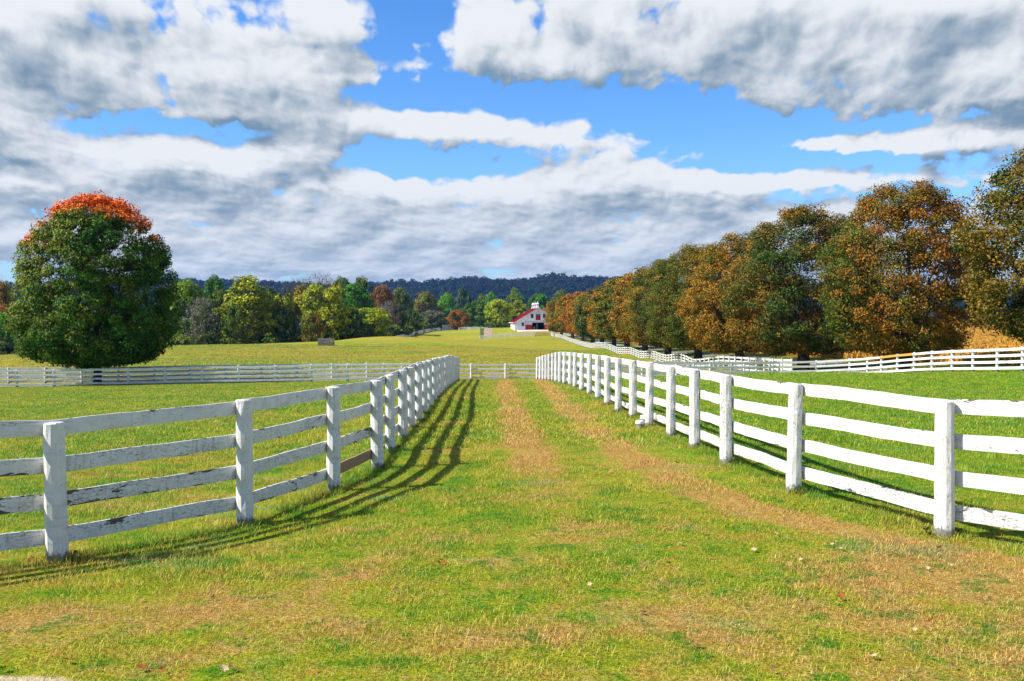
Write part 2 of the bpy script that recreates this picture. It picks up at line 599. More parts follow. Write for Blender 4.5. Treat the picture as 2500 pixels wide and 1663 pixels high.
for s in [(-2.3, 6.7, .8, .5, .9), (-1.2, 8.2, .5, .7, .6), (-0.9, 6.1, .6, .4, .4), (2.2, 6.3, 1.0, .6, .4), (0.4, 13.5, .6, 1.6, .5), (-3.4, 6.4, .6, .35, .5),
          (-2.9, 9.6, 1.0, .4, -.3), (-0.2, 7.0, 0.5, 0.6, -.4), (-2.0, 14.5, .5, 3.0, -.5), (-4.2, 12.0, 1.6, .9, .75), (-3.1, 10.6, .5, .5, .5), (-6.5, 14.5, 1.6, .5, .5), (3.2, 7.4, .8, .5, .5), (1.2, 9.2, .5, .5, .45), (0.2, 6.0, .8, .3, .4)]:
    dry = T.math('ADD', dry, spot(*s))
# the paddocks left and right of the lane are greener
lpad = T.math('MULTIPLY', T.smooth(px, -2.6, -3.6), T.math('MULTIPLY', T.smooth(py, 8.0, 11.0), T.smooth(py, 62, 59)))
rpad = T.math('MULTIPLY', T.smooth(px, 2.9, 3.9), T.math('MULTIPLY', T.smooth(py, 9, 12), T.smooth(py, 62, 59)))
pad = T.math('MAXIMUM', lpad, rpad)
dry = T.math('SUBTRACT', dry, T.math('MULTIPLY', pad, 0.22))
dryf = T.smooth(T.math('ADD', dry, T.math('MULTIPLY', T.math('SUBTRACT', nF, 0.5), 1.6)), 0.05, 1.05)
midf = T.smooth(dry, -0.85, 0.25)
green = T.mix(T.smooth(nB, 0.3, 0.7), (0.075, 0.25, 0.008), (0.15, 0.35, 0.010))
yel = T.mix(T.smooth(nC, 0.35, 0.65), (0.27, 0.36, 0.012), (0.38, 0.38, 0.018))
tan = T.mix(T.smooth(nF, 0.3, 0.7), (0.50, 0.265, 0.065), (0.60, 0.39, 0.12))
c = T.mix(midf, green, yel)
c = T.mix(T.math('MULTIPLY', T.smooth(nD, 0.56, 0.70), 0.6), c, (0.10, 0.27, 0.015))
c = T.mix(T.math('MULTIPLY', T.smooth(nD, 0.44, 0.32), 0.5), c, (0.42, 0.33, 0.05))
c = T.mix(dryf, c, tan)
# pale bluish blades here and there
c = T.mix(T.math('MULTIPLY', T.smooth(T.noise(T.mapping(pos, (1, 1, 1), (91, 7, 0)), 0.8, 3.0), 0.58, 0.75), 0.55), c, (0.20, 0.34, 0.13))
nG = T.noise(T.mapping(pos, (1, 1, 1), (5, 5, 5)), 3.2, 6.0, 0.78)
c = T.mix(T.math('MULTIPLY', T.smooth(nG, 0.50, 0.62), 0.75), c, T.mix(T.smooth(nF, .4, .6), (0.52, 0.27, 0.06), (0.40, 0.40, 0.02)))
c = T.mix(T.math('MULTIPLY', T.smooth(nG, 0.48, 0.38), T.math('SUBTRACT', 0.75, T.math('MULTIPLY', lane, 0.55))), c, (0.05, 0.23, 0.008))
# right paddock: deeper, calmer green
rg = T.mix(T.smooth(nB, 0.35, 0.65), (0.10, 0.29, 0.008), (0.26, 0.39, 0.014))
c = T.mix(T.math('MULTIPLY', rpad, 0.55), c, rg)
# big field beyond the cross fences: olive and yellow in long streaks
st = T.noise(T.mapping(pos, (0.022, 0.055, 0.02), (4, 9, 0)), 1.0, 5.0, 0.62, 0.5)
st2 = T.noise(T.mapping(pos, (0.10, 0.26, 0.02), (14, 19, 0)), 1.0, 5.0, 0.7)
fld = T.mix(T.smooth(st, 0.36, 0.62), (0.21, 0.37, 0.010), (0.46, 0.40, 0.03))
fld = T.mix(T.math('MULTIPLY', T.smooth(st2, 0.44, 0.66), 0.75), fld, (0.46, 0.29, 0.07))
st3 = T.noise(T.mapping(pos, (0.45, 0.30, 0.02), (14, 19, 0)), 1.0, 6.0, 0.78)
fld = T.mix(T.math('MULTIPLY', T.smooth(st3, 0.46, 0.62), 0.6), fld, (0.46, 0.33, 0.07))
fld = T.mix(T.math('MULTIPLY', T.smooth(st3, 0.48, 0.34), 0.55), fld, (0.10, 0.17, 0.012))
fld = T.mix(T.math('MULTIPLY', T.smooth(st2, 0.50, 0.30), 0.6), fld, (0.13, 0.22, 0.014))
c = T.mix(T.smooth(py, 61.5, 66), c, fld)
# verge under the avenue
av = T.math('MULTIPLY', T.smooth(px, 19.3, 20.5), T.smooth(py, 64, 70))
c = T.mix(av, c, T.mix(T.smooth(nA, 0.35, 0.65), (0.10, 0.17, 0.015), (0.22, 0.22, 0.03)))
gold = T.math('MULTIPLY', T.smooth(px, 30.5, 31.5), T.math('MULTIPLY', T.smooth(py, 58, 62), T.smooth(py, 420, 380)))
c = T.mix(gold, c, T.mix(nF, (0.36, 0.19, 0.03), (0.46, 0.25, 0.045)))
# far valley and hills: wood floor
c = T.mix(T.smooth(py, 430, 520), c, (0.05, 0.09, 0.02))
# bare sandy soil by the bottom left corner of the photograph
bare = T.math('ADD', T.math('ADD', spot(-1.75, 5.0, .55, .26, 1.5), spot(-2.75, 5.25, .45, .15, 1.2)), T.math('MULTIPLY', T.math('SUBTRACT', nB, 0.5), 1.0))
bare = T.smooth(bare, 0.55, 0.85)
T.l.new(c, go.inputs[0])
T.l.new(bare, go.inputs[1])


def turf_group(nt):
    nd = nt.add('ShaderNodeGroup')
    nd.node_tree = gg
    return nd


M = {}
M['ground'], nt = new_mat('turf_soil')
tg = turf_group(nt)
p0 = nt.add('ShaderNodeNewGeometry').outputs['Position']
fine = nt.noise(p0, 38.0, 4.0, 0.75)
col = nt.mix(nt.smooth(fine, 0.3, 0.7), nt.mix(1.0, tg.outputs[0], (0.26, 0.30, 0.2), 'MULTIPLY'), tg.outputs[0])
sand = nt.mix(nt.noise(p0, 60, 3), (0.46, 0.33, 0.20), (0.62, 0.50, 0.34))
col = nt.mix(tg.outputs[1], col, sand)
finish(nt, col, 0.95, 0.05, nt.noise(p0, 22.0, 5.0, 0.7), 0.9, 0.05)

M['grass'], nt = new_mat('grass_blades')
tg = turf_group(nt)
rnd = nt.add('ShaderNodeObjectInfo').outputs['Random']
br = nt.attr('rnd')
k = nt.math('ADD', 0.42, nt.math('MULTIPLY', br, 1.35))
col = nt.mix(1.0, tg.outputs[0], nt.comb(k, k, nt.math('MULTIPLY', k, 1.1)), 'MULTIPLY')
straw = nt.math('MULTIPLY', nt.smooth(br, 0.80, 0.86), 0.6)
col = nt.mix(straw, col, (0.50, 0.36, 0.12))
pb = nt.add('ShaderNodeBsdfPrincipled')
nt.l.new(col, pb.inputs['Base Color'])
pb.inputs['Roughness'].default_value = 0.55
pb.inputs['Specular IOR Level'].default_value = 0.25
tr = nt.add('ShaderNodeBsdfTranslucent')
nt.l.new(col, tr.inputs[0])
mx = nt.add('ShaderNodeMixShader')
mx.inputs[0].default_value = 0.35
nt.l.new(pb.outputs[0], mx.inputs[1])
nt.l.new(tr.outputs[0], mx.inputs[2])
o = nt.add('ShaderNodeOutputMaterial')
nt.l.new(mx.outputs[0], o.inputs[0])


def leafy(name, c1, c2, c3, amt3=0.25, extra=None):
    m, nt = new_mat(name)
    a = nt.attr('rnd')
    cc = nt.attr('clump')
    col = nt.mix(nt.smooth(cc, 0.15, 0.85), c1, c2)
    col = nt.mix(nt.math('MULTIPLY', nt.smooth(nt.math('ADD', nt.math('MULTIPLY', a, .5), nt.math('MULTIPLY', nt.math('FRACT', nt.math('MULTIPLY', cc, 7.31)), .7)), 1 - amt3 * 1.2, 1.1 - amt3 * .6), 0.9), col, c3)
    if extra: col = extra(nt, col, a, cc)
    k = nt.math('ADD', 0.40, nt.math('MULTIPLY', a, 1.2))
    col = nt.mix(1.0, col, nt.comb(k, k, k), 'MULTIPLY')
    leaf_out(nt, col)
    return m


def leaf_out(nt, col, tl=0.30):
    pb = nt.add('ShaderNodeBsdfPrincipled')
    nt.l.new(col, pb.inputs['Base Color'])
    pb.inputs['Roughness'].default_value = 0.6
    pb.inputs['Specular IOR Level'].default_value = 0.18
    tr = nt.add('ShaderNodeBsdfTranslucent')
    nt.l.new(col, tr.inputs[0])
    mx = nt.add('ShaderNodeMixShader')
    mx.inputs[0].default_value = tl
    nt.l.new(pb.outputs[0], mx.inputs[1])
    nt.l.new(tr.outputs[0], mx.inputs[2])
    o = nt.add('ShaderNodeOutputMaterial')
    nt.l.new(mx.outputs[0], o.inputs[0])


def red_top(nt, col, a, cc):
    tc = nt.add('ShaderNodeTexCoord').outputs['Object']
    x, y, z = nt.sep(tc)
    n = nt.noise(tc, 0.8, 3.0)
    # the frost-turned cap follows the dome: distance from a point low in the crown
    dx = nt.math('MULTIPLY', nt.math('SUBTRACT', x, 0.25), 0.95)
    dd = nt.math('SQRT', nt.math('ADD', nt.math('MULTIPLY', dx, dx), nt.math('POWER', nt.math('SUBTRACT', z, 6.4), 2.0)))
    dd = nt.math('ADD', dd, nt.math('MULTIPLY', nt.math('SUBTRACT', n, 0.5), 0.9))
    up = nt.smooth(nt.math('ADD', z, nt.math('MULTIPLY', n, 0.8)), 9.0, 9.9)
    f = nt.math('MULTIPLY', nt.smooth(nt.math('ADD', dd, nt.math('MULTIPLY', nt.math('ADD', a, cc), .35)), 4.75, 5.35), up)
    red = nt.mix(nt.smooth(a, 0.2, 0.8), (0.52, 0.05, 0.008), (0.78, 0.19, 0.015))
    # yellowing collar under the red and down the sunny side
    yl = nt.math('MULTIPLY', nt.smooth(nt.math('ADD', nt.math('MULTIPLY', x, -0.20), nt.math('MULTIPLY', z, 0.14)), 1.0, 1.9), nt.smooth(nt.math('ADD', n, nt.math('MULTIPLY', a, .25)), 0.48, 0.75))
    col = nt.mix(nt.math('MULTIPLY', yl, 0.8), col, (0.26, 0.25, 0.02))
    return nt.mix(f, col, red)


M['maple'] = leafy('maple_leaves', (0.026, 0.095, 0.010), (0.070, 0.165, 0.012), (0.17, 0.18, 0.018), 0.18, red_top)


def obj_tint(name):
    """leaf colour taken from the tree: viewport colour = first, tint = second"""
    m, nt = new_mat(name)
    a = nt.attr('rnd')
    cc = nt.attr('clump')
    oi = nt.add('ShaderNodeObjectInfo')
    c1 = oi.outputs['Color']
    c2 = nt.attr('tint', 'OBJECT', 'Color')
    tcn = nt.add('ShaderNodeTexCoord').outputs['Object']
    n = nt.noise(tcn, 0.45, 2.0)
    x, y, z = nt.sep(tcn)
    f = nt.math('ADD', nt.math('ADD', nt.math('MULTIPLY', cc, 0.55), nt.math('MULTIPLY', n, 1.0)), nt.math('MULTIPLY', a, 0.25))
    f = nt.math('ADD', f, nt.math('MULTIPLY', x, -0.045))
    f = nt.smooth(nt.math('ADD', f, nt.attr('turn', 'OBJECT', 'Fac')), 0.62, 1.25)
    col = nt.mix(f, c1, c2)
    k = nt.math('ADD', 0.35, nt.math('MULTIPLY', nt.math('POWER', a, 1.3), 1.45))
    col = nt.mix(1.0, col, nt.comb(k, k, k), 'MULTIPLY')
    leaf_out(nt, col)
    return m


M['leaf'] = obj_tint('tree_leaves')
M['bark'], nt = new_mat('bark')
tcn = nt.add('ShaderNodeTexCoord').outputs['Object']
bn = nt.noise(nt.mapping(tcn, (6, 6, 1.2)), 2.0, 4.0, 0.7)
finish(nt, nt.mix(bn, (0.035, 0.026, 0.020), (0.11, 0.085, 0.065)), 0.9, 0.1, bn, 0.8, 0.05)
M['twig'], nt = new_mat('grey_twigs')
finish(nt, (0.085, 0.075, 0.065), 0.9, 0.1)

M['wood'] = leafy('distant_wood_leaves', (0.006, 0.022, 0.018), (0.02, 0.055, 0.028), (0.04, 0.06, 0.03), .12)
M['under'] = leafy('undergrowth_leaves', (0.03, 0.075, 0.014), (0.13, 0.19, 0.02), (0.26, 0.24, 0.03), .25)

# ------------------------------------------------------------------ painted boards
def paint(name, base, wood, dirt=(0.10, 0.095, 0.085), gain=0.0, dark=(0.045, 0.04, 0.035)):
    m, nt = new_mat(name)
    uvn = nt.add('ShaderNodeUVMap').outputs[0]
    oi = nt.add('ShaderNodeObjectInfo').outputs['Random']
    u, v, _ = nt.sep(uvn)
    sh = nt.math('MULTIPLY', oi, 37.0)
    vec = nt.comb(nt.math('ADD', u, sh), v, sh)              # metres along, metres across
    wear = nt.math('ADD', nt.attr('wear', 'OBJECT', 'Fac'), gain)
    edge = nt.attr('edge')                                    # 0 in the middle, 1 at a board's edge
    nbig = nt.noise(nt.mapping(vec, (1.6, 5.0, 1)), 1.0, 3.0, 0.6, 0.6)
    nfine = nt.noise(nt.mapping(vec, (9, 30, 1)), 1.0, 5.0, 0.7, 0.8)
    nspk = nt.noise(nt.mapping(vec, (26, 60, 1)), 1.0, 4.0, 0.7)
    ngrain = nt.noise(nt.mapping(vec, (3.0, 160, 1)), 1.0, 3.0, 0.6)
    # paint gone: large flakes, mostly along edges
    k = nt.math('ADD', nt.math('MULTIPLY', nbig, 0.80), nt.math('MULTIPLY', nfine, 0.42))
    k = nt.math('ADD', k, nt.math('MULTIPLY', nt.math('POWER', edge, 3.0), 0.10))
    k = nt.math('ADD', k, nt.math('ADD', nt.math('MULTIPLY', wear, 0.055), nt.math('MULTIPLY', nt.attr('flake', 'OBJECT', 'Fac'), 0.05)))
    peel = nt.smooth(k, 0.845, 0.862)
    crk = nt.noise(nt.mapping(vec, (2.2, 26, 1)), 1.0, 2.0, 0.5, 1.0)
    crk = nt.math('MULTIPLY', nt.smooth(nt.math('ABSOLUTE', nt.math('SUBTRACT', crk, 0.5)), 0.010, 0.003), nt.smooth(nt.noise(nt.mapping(vec, (1.3, 4, 1)), 1.0, 1.0), 0.52, 0.60))
    peel = nt.math('MAXIMUM', peel, nt.math('MULTIPLY', crk, 0.85))
    # grey algae dots and run-off streaks
    spk = nt.math('ADD', nspk, nt.math('ADD', nt.math('MULTIPLY', wear, 0.11), nt.math('MULTIPLY', nbig, 0.26)))
    spk = nt.math('MULTIPLY', nt.smooth(spk, 0.70, 0.92), nt.smooth(wear, 0.0, 0.9, 0.45, 0.9))
    foot = nt.smooth(nt.attr('foot'), 0.20, 0.62)
    spk = nt.math('MAXIMUM', spk, nt.math('MULTIPLY', nt.smooth(nt.math('ADD', nt.math('MULTIPLY', foot, 0.55), nfine), 0.60, 0.78), 0.85))
    run = nt.noise(nt.mapping(vec, (24, 2.5, 1)), 1.0, 4.0, 0.6)
    streak = nt.math('MULTIPLY', nt.smooth(run, 0.52, 0.72), nt.smooth(wear, 0.0, 1.0, 0.30, 0.7))
    col = nt.mix(nt.smooth(nt.noise(nt.mapping(vec, (5, 9, 1)), 1.0, 4.0, 0.65), 0.35, 0.8, 0.0, 0.75), base, (0.50, 0.485, 0.44))
    col = nt.mix(streak, col, (0.33, 0.33, 0.31))
    col = nt.mix(spk, col, dirt)
    wd = nt.mix(ngrain, wood, dark)
    col = nt.mix(peel, col, wd)
    h = nt.math('ADD', nt.math('MULTIPLY', peel, -0.8), nt.math('MULTIPLY', ngrain, 0.25))
    finish(nt, col, nt.math('ADD', 0.45, nt.math('MULTIPLY', peel, 0.4)), 0.3, h, 0.5, 0.004)
    return m


M['white'] = paint('white_fence_paint', (0.68, 0.665, 0.63), (0.14, 0.125, 0.11))
M['rawwood'], nt = new_mat('bare_new_board')
uvn = nt.add('ShaderNodeUVMap').outputs[0]
gr = nt.noise(nt.mapping(uvn, (2.0, 45, 1)), 1.0, 4.0, 0.6, 1.2)
finish(nt, nt.mix(gr, (0.36, 0.24, 0.14), (0.24, 0.14, 0.075)), 0.75, 0.2, gr, 0.3, 0.003)
M['orange_board'], nt = new_mat('orange_board')
uvn = nt.add('ShaderNodeUVMap').outputs[0]
gr = nt.noise(nt.mapping(uvn, (2.0, 45, 1)), 1.0, 4.0, 0.6, 1.2)
finish(nt, nt.mix(gr, (0.62, 0.32, 0.06), (0.50, 0.25, 0.05)), 0.6, 0.3)


def simple(name, a, b=None, sc=3.0, rough=0.8, bump=0.0, spec=0.2, metal=0.0, stretch=(1, 1, 1)):
    m, nt = new_mat(name)
    tcn = nt.add('ShaderNodeTexCoord').outputs['Object']
    n = nt.noise(nt.mapping(tcn, stretch), sc, 4.0, 0.65)
    finish(nt, nt.mix(nt.smooth(n, .3, .7), a, b) if b else a, rough, spec, n if bump else None, bump, 0.02, metal)
    M[name] = m
    return m


simple('gravel', (0.19, 0.185, 0.18), (0.29, 0.28, 0.27), 2.5, 0.95, 0.5)
simple('apron_concrete', (0.52, 0.43, 0.37), (0.62, 0.53, 0.47), 0.8, 0.9)
simple('tan_path', (0.22, 0.165, 0.10), (0.30, 0.23, 0.15), 0.6, 0.95)
simple('barn_white', (0.68, 0.67, 0.67), (0.78, 0.78, 0.77), 0.7, 0.6)
simple('trim_white', (0.80, 0.78, 0.77), (0.72, 0.70, 0.69), 0.9, 0.5)
simple('barn_red', (0.30, 0.012, 0.010), (0.36, 0.02, 0.014), 1.2, 0.5)
simple('roof_red', (0.34, 0.012, 0.03), (0.40, 0.02, 0.04), 0.6, 0.45, spec=0.4)
simple('dark_trim', (0.035, 0.03, 0.03), (0.06, 0.05, 0.05), 2.0, 0.6)
simple('interior', (0.03, 0.022, 0.018), (0.05, 0.035, 0.03), 1.0, 0.9)
simple('pink_gate', (0.52, 0.33, 0.30), (0.42, 0.26, 0.24), 3.0, 0.6)
simple('grey_wood', (0.16, 0.145, 0.12), (0.28, 0.26, 0.23), 3.0, 0.9)
simple('grey_panel', (0.60, 0.64, 0.68), (0.72, 0.75, 0.77), 1.2, 0.7)
simple('dead_leaf', (0.16, 0.065, 0.028), (0.28, 0.13, 0.06), 25, 0.75)
simple('pale_leaf', (0.38, 0.25, 0.13), (0.52, 0.38, 0.22), 25, 0.75)
simple('red_leaf', (0.20, 0.040, 0.012), (0.30, 0.085, 0.02), 25, 0.7)
simple('crop', (0.46, 0.24, 0.03), (0.56, 0.30, 0.05), 0.4, 0.8)
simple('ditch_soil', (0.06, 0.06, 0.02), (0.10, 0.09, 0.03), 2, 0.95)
simple('mown_green', (0.12, 0.22, 0.02), (0.15, 0.25, 0.025), 0.6, 0.95)
M['glass'], nt = new_mat('dark_glass')
finish(nt, (0.03, 0.04, 0.045), 0.12, 0.6)

# ------------------------------------------------------------------ the ground sheet
ys = np.concatenate([np.linspace(-12, 3, 16), np.geomspace(3 + 22, 5200 + 22, 520)[1:] - 22])
ss = np.concatenate([-np.geomspace(3.2, 0.62, 40), np.linspace(-0.62, 0.62, 331)[1:-1], np.geomspace(0.62, 3.2, 40)])
GX = ss[None, :] * (np.maximum(ys, 3)[:, None] + 9)
GY = np.repeat(ys[:, None], len(ss), 1)
GZ = gz(GX, GY)
nr, nc = GX.shape
idx = np.arange(nr * nc).reshape(nr, nc)
fc = np.stack([idx[:-1, :-1], idx[:-1, 1:], idx[1:, 1:], idx[1:, :-1]], -1).reshape(-1, 4)
o = link('ground', mesh_from('ground', np.stack([GX, GY, GZ], -1), fc, M['ground'], True))
tag(o, kind='structure')


def strip(name, pts, width, mat, lift=0.02, step=1.5, mid=0):
    """a sheet laid on the ground along a path"""
    P = []
    for (a, b) in zip(pts[:-1], pts[1:]):
        n = max(1, int(math.dist(a, b) / step))
        for i in range(n):
            P.append((a[0] + (b[0] - a[0]) * i / n, a[1] + (b[1] - a[1]) * i / n))
    P.append(pts[-1])
    P = np.array(P)
    dd = np.gradient(P, axis=0)
    dd /= np.linalg.norm(dd, axis=1)[:, None]
    nn_ = np.c_[-dd[:, 1], dd[:, 0]]
    cols = np.linspace(-.5, .5, 5)
    V = P[:, None, :] + nn_[:, None, :] * (cols[None, :, None] * width)
    Z = gz(V[..., 0], V[..., 1]) + lift
    n, k = V.shape[:2]
    ii = np.arange(n * k).reshape(n, k)
    ff = np.stack([ii[:-1, :-1], ii[:-1, 1:], ii[1:, 1:], ii[1:, :-1]], -1).reshape(-1, 4)[:, ::-1]
    return tag(link(name, mesh_from(name, np.concatenate([V, Z[..., None]], -1), ff, mat, True)), kind='structure')


def smooth_path(pts, n=6):
    P = [Vector((*p, 0)) for p in pts]
    out = []
    for i in range(len(P) - 1):
        p0 = P[max(i - 1, 0)]; p1 = P[i]; p2 = P[i + 1]; p3 = P[min(i + 2, len(P) - 1)]
        for k in range(n):
            t = k / n
            q = 0.5 * ((2 * p1) + (p2 - p0) * t + (2 * p0 - 5 * p1 + 4 * p2 - p3) * t * t + (3 * p1 - p0 - 3 * p2 + p3) * t ** 3)
            out.append((q.x, q.y))
    out.append((P[-1].x, P[-1].y))
    return out


strip('driveway', smooth_path([(-60, 60.5), (-30, 61.2), (-3, 62.6), (8, 63.3), (16, 64.0), (21, 66), (25.0, 71), (26.6, 80), (26.5, 120), (26.3, 200), (25, 280), (20, 330), (14, 343)]),
      3.6, M['gravel'], 0.035, 0.8)

# ------------------------------------------------------------------ fences
def board_variants(n, wob, seg=12):
    """boards of unit length, 0.145 m high and 0.028 m thick; edge attribute and UV in metres (for 2.3 m)"""
    out = []
    H, Tk = 0.138, 0.028
    r = np.random.default_rng(3)
    for k in range(n):
        ph = r.random(6) * 6.28
        vs, fs, uv, ed = [], [], [], []
        cols = np.linspace(0, 1, 5)
        for i in range(seg + 1):
            t = i / seg
            zc_ = wob * (0.5 * math.sin(math.pi * t * 1.2 + ph[0]) + 0.25 * math.sin(7 * t + ph[1])) * math.sin(math.pi * t) * (1 if wob > 0.001 else 0)
            yb = wob * 0.5 * math.sin(math.pi * t) * math.sin(3 * t + ph[2])
            top = H / 2 + wob * 0.16 * (math.sin(17 * t + ph[3]) + 0.6 * math.sin(41 * t + ph[4]))
            bot = -H / 2 + wob * 0.16 * (math.sin(19 * t + ph[5]) + 0.6 * math.sin(37 * t + ph[1]))
            ring = [(t, yb - Tk / 2 + (0.0025 if c in (0, 1) else 0), zc_ + bot + (top - bot) * c) for c in cols]
            ring += [(t, yb + Tk / 2 - (0.0025 if c in (0, 1) else 0), zc_ + bot + (top - bot) * c) for c in cols[::-1]]
            vs += ring
            ed += [abs(c - .5) * 2 for c in cols] + [abs(c - .5) * 2 for c in cols[::-1]]
        m_ = 10
        for i in range(seg):
            for j in range(m_):
                j2 = (j + 1) % m_
                fs.append((i * m_ + j, (i + 1) * m_ + j, (i + 1) * m_ + j2, i * m_ + j2))
        fs.append(tuple(range(m_)))
        fs.append(tuple(seg * m_ + j for j in range(m_))[::-1])
        me = mesh_from('rail', vs, fs, M['white'], False, {'edge': ('POINT', ed)})
        uvl = me.uv_layers.new(name='UVMap')
        for lp in me.loops:
            co = me.vertices[lp.vertex_index].co
            uvl.data[lp.index].uv = (co.x * 2.3, co.z + k * 3.1)
        out.append(me)
    return out


def post_variants(n, rad, irregular, rings=7, sides=12, flat=0.0):
    """posts of unit height"""
    out = []
    r = np.random.default_rng(5)
    for k in range(n):
        prof = 1 + irregular * r.normal(size=(rings + 1, sides)) * 0.35
        oval = 1 + irregular * r.normal() * 0.5
        lean = r.normal(size=2) * irregular * 0.05
        vs, ed = [], []
        for i in range(rings + 1):
            t = i / rings
            for j in range(sides):
                a = 2 * math.pi * (j + .5) / sides
                ra = rad * (1.06 - 0.10 * t) * prof[i, j]
                x, y = math.cos(a) * ra * oval, math.sin(a) * ra / oval
                if flat:
                    x = max(-rad * flat, min(rad * flat, x)); y = max(-rad * flat, min(rad * flat, y))
                z = t * 1.0
                if i == rings: z += 0.05 * rad / 0.08 * (x * lean[0] * 6 + y * (lean[1] * 6 + 0.25)) / 0.08 * 0.15
                if i == 0: z = -0.14
                vs.append((x + lean[0] * t * .4, y + lean[1] * t * .4, z))
                ed.append(max(0, 1 - t * 7) * 1.3 + max(0, (t - .93) / .07) * .9)
        fs = []
        for i in range(rings):
            for j in range(sides):
                j2 = (j + 1) % sides
                fs.append((i * sides + j, i * sides + j2, (i + 1) * sides + j2, (i + 1) * sides + j))
        # bevelled top
        b = len(vs)
        for j in range(sides):
            x, y, z = vs[rings * sides + j]
            vs.append((x * .86, y * .86, z + 0.008))
            ed.append(0.9)
            fs.append((rings * sides + j, rings * sides + (j + 1) % sides, b + (j + 1) % sides, b + j))
        fs.append(tuple(b + j for j in range(sides)))
        me = mesh_from('post', vs, fs, M['white'], False, {'edge': ('POINT', ed), 'foot': ('POINT', [max(0, 1 - max(v_[2], 0) * 6.0) for v_ in vs])})
        uvl = me.uv_layers.new(name='UVMap')
        for p in me.polygons:
            for li in p.loop_indices:
                j = me.loops[li].vertex_index
                co = me.vertices[j].co
                uvl.data[li].uv = (co.z * 1.25 + k * 2.7, math.atan2(co.y, co.x) * rad)
        out.append(me)
    return out


BV = board_variants(9, 0.013)
BV_FAR = board_variants(4, 0.006, 4)
PV = post_variants(9, 0.084, 0.10)
PV_SQ = post_variants(4, 0.075, 0.03, 3, 8)
RAILS = (1.19, 0.865, 0.535, 0.215)


def set_mat(o, m):
    o.material_slots[0].link = 'OBJECT'
    o.material_slots[0].material = m


def fence(name, label, posts, side, span=1, near=False, rails=RAILS, wear=(.1, .3, .5, .9), heights=None, special=None, cat='fence',
          group=None, post_scale=1.0, wear_post=0.35, rail_scale=1.0, gap_posts=(), zs=None, flakes=None):
    """posts: plan positions; rails sit on one side of the posts (side = +1 left of the direction of travel)"""
    n = len(posts)
    if zs is None: zs = gz(np.array([p[0] for p in posts]), np.array([p[1] for p in posts]))
    base = Vector((posts[0][0], posts[0][1], float(zs[0])))
    root = thing(name, label, cat, base, group=group)
    pv, bv = (PV, BV) if near else (PV_SQ, BV_FAR)
    for i, (x, y) in enumerate(posts):
        if i in gap_posts: continue
        h = heights[i] if heights else 1.25
        h *= (1 + random.uniform(-.012, .012))
        a = posts[max(i - 1, 0)]; b = posts[min(i + 1, n - 1)]
        o = link('post', pv[i % len(pv)], root, Vector((x, y, float(zs[i]))) - base, (random.uniform(-.012, .012), random.uniform(-.012, .012), math.atan2(b[1] - a[1], b[0] - a[0]) + (random.choice((0, 1.57, 3.14)) if near else 0)),
                 (post_scale, post_scale, h))
        o['wear'] = wear_post + random.uniform(-.2, .2)
    for i in range(0, n - 1, span):
        j = min(i + span, n - 1)
        a = Vector((*posts[i], float(zs[i]))); b = Vector((*posts[j], float(zs[j])))
        d = (b - a)
        nrm = Vector((-d.y, d.x, 0)).normalized() * side
        off = nrm * (0.075 * post_scale + 0.016)
        for k, hz_ in enumerate(rails):
            jz = random.uniform(-.012, .012) if near else random.uniform(-.006, .006)
            ha = (heights[i] / 1.25 if heights else 1); hb = (heights[j] / 1.25 if heights else 1)
            z0 = hz_ * ha + jz; z1 = hz_ * hb + (random.uniform(-.012, .012) if near else 0)
            p = a + off + Vector((0, 0, z0)); q = b + off + Vector((0, 0, z1))
            dd = q - p
            L = dd.length
            X = dd.normalized(); Yv = Vector((0, 0, 1)).cross(X).normalized(); Z = X.cross(Yv)
            m4 = Matrix((X, Yv, Z)).transposed().to_4x4()
            m4.translation = p - base - X * 0.01 + nrm * (k % 2) * 0.002
            m4 = m4 @ Matrix.Diagonal((L + 0.02 - (0.03 if near else 0.0), 1, rail_scale, 1))
            o = link('rail', bv[random.randrange(len(bv))], root, mat4=m4)
            o['wear'] = wear[k] + random.uniform(-.2, .2)
            if near: o['flake'] = float((flakes or {}).get((i, k), random.choice((0, 0, 0.3, 0.8))))
            if special and (i, k) in special:
                mt, lb = special[(i, k)]
                set_mat(o, mt)
                o['label'] = lb
    return root


rp = [ray(u, b, d)[:2] for (u, t, b), d in zip(RP, RPd)]
hts = [max(1.18, min(1.36, (b - t) * d / F)) for (u, t, b), d in zip(RP, RPd)]
rp = [(5.35, 7.35), ] + rp
hts = [1.25] + hts
fence('lane_fence', 'long white four-rail fence with round posts along the right side of the grass lane', rp, -1, 1, True,
      wear=(.25, .35, .45, .85), heights=hts, wear_post=.6, flakes={(0, 0): 1.7, (0, 3): 1.5, (1, 0): 1.0, (8, 2): 1.5, (7, 3): 1.5})
lp = [(-5.25, 7.0)] + [ray(u, b, d)[:2] for (u, t, b, d) in LP]
hts = [1.25] + [max(1.18, min(1.38, (b - t) * d / F)) for (u, t, b, d) in LP]
fence('lane_fence', 'weathered white four-rail fence along the left side of the grass lane, one bottom board unpainted', lp, +1, 1, True,
      wear=(.35, .5, .75, .9), heights=hts, special={(3, 3): (M['rawwood'], 'bare unpainted brown board')}, wear_post=.35,
      flakes={(1, 2): 2.2, (0, 1): 1.6, (1, 3): 1.0, (0, 2): 1.5, (0, 3): 1.4, (3, 2): 1.8, (2, 3): 1.0})

def resample(pts, step, phase=0.0):
    P = [Vector((*p[:2], 0)) for p in pts]
    out = []
    need = phase
    for a, b in zip(P[:-1], P[1:]):
        L = (b - a).length
        t = need
        while t <= L:
            q = a + (b - a) * (t / L)
            out.append((q.x, q.y))
            t += step
        need = t - L
    return out


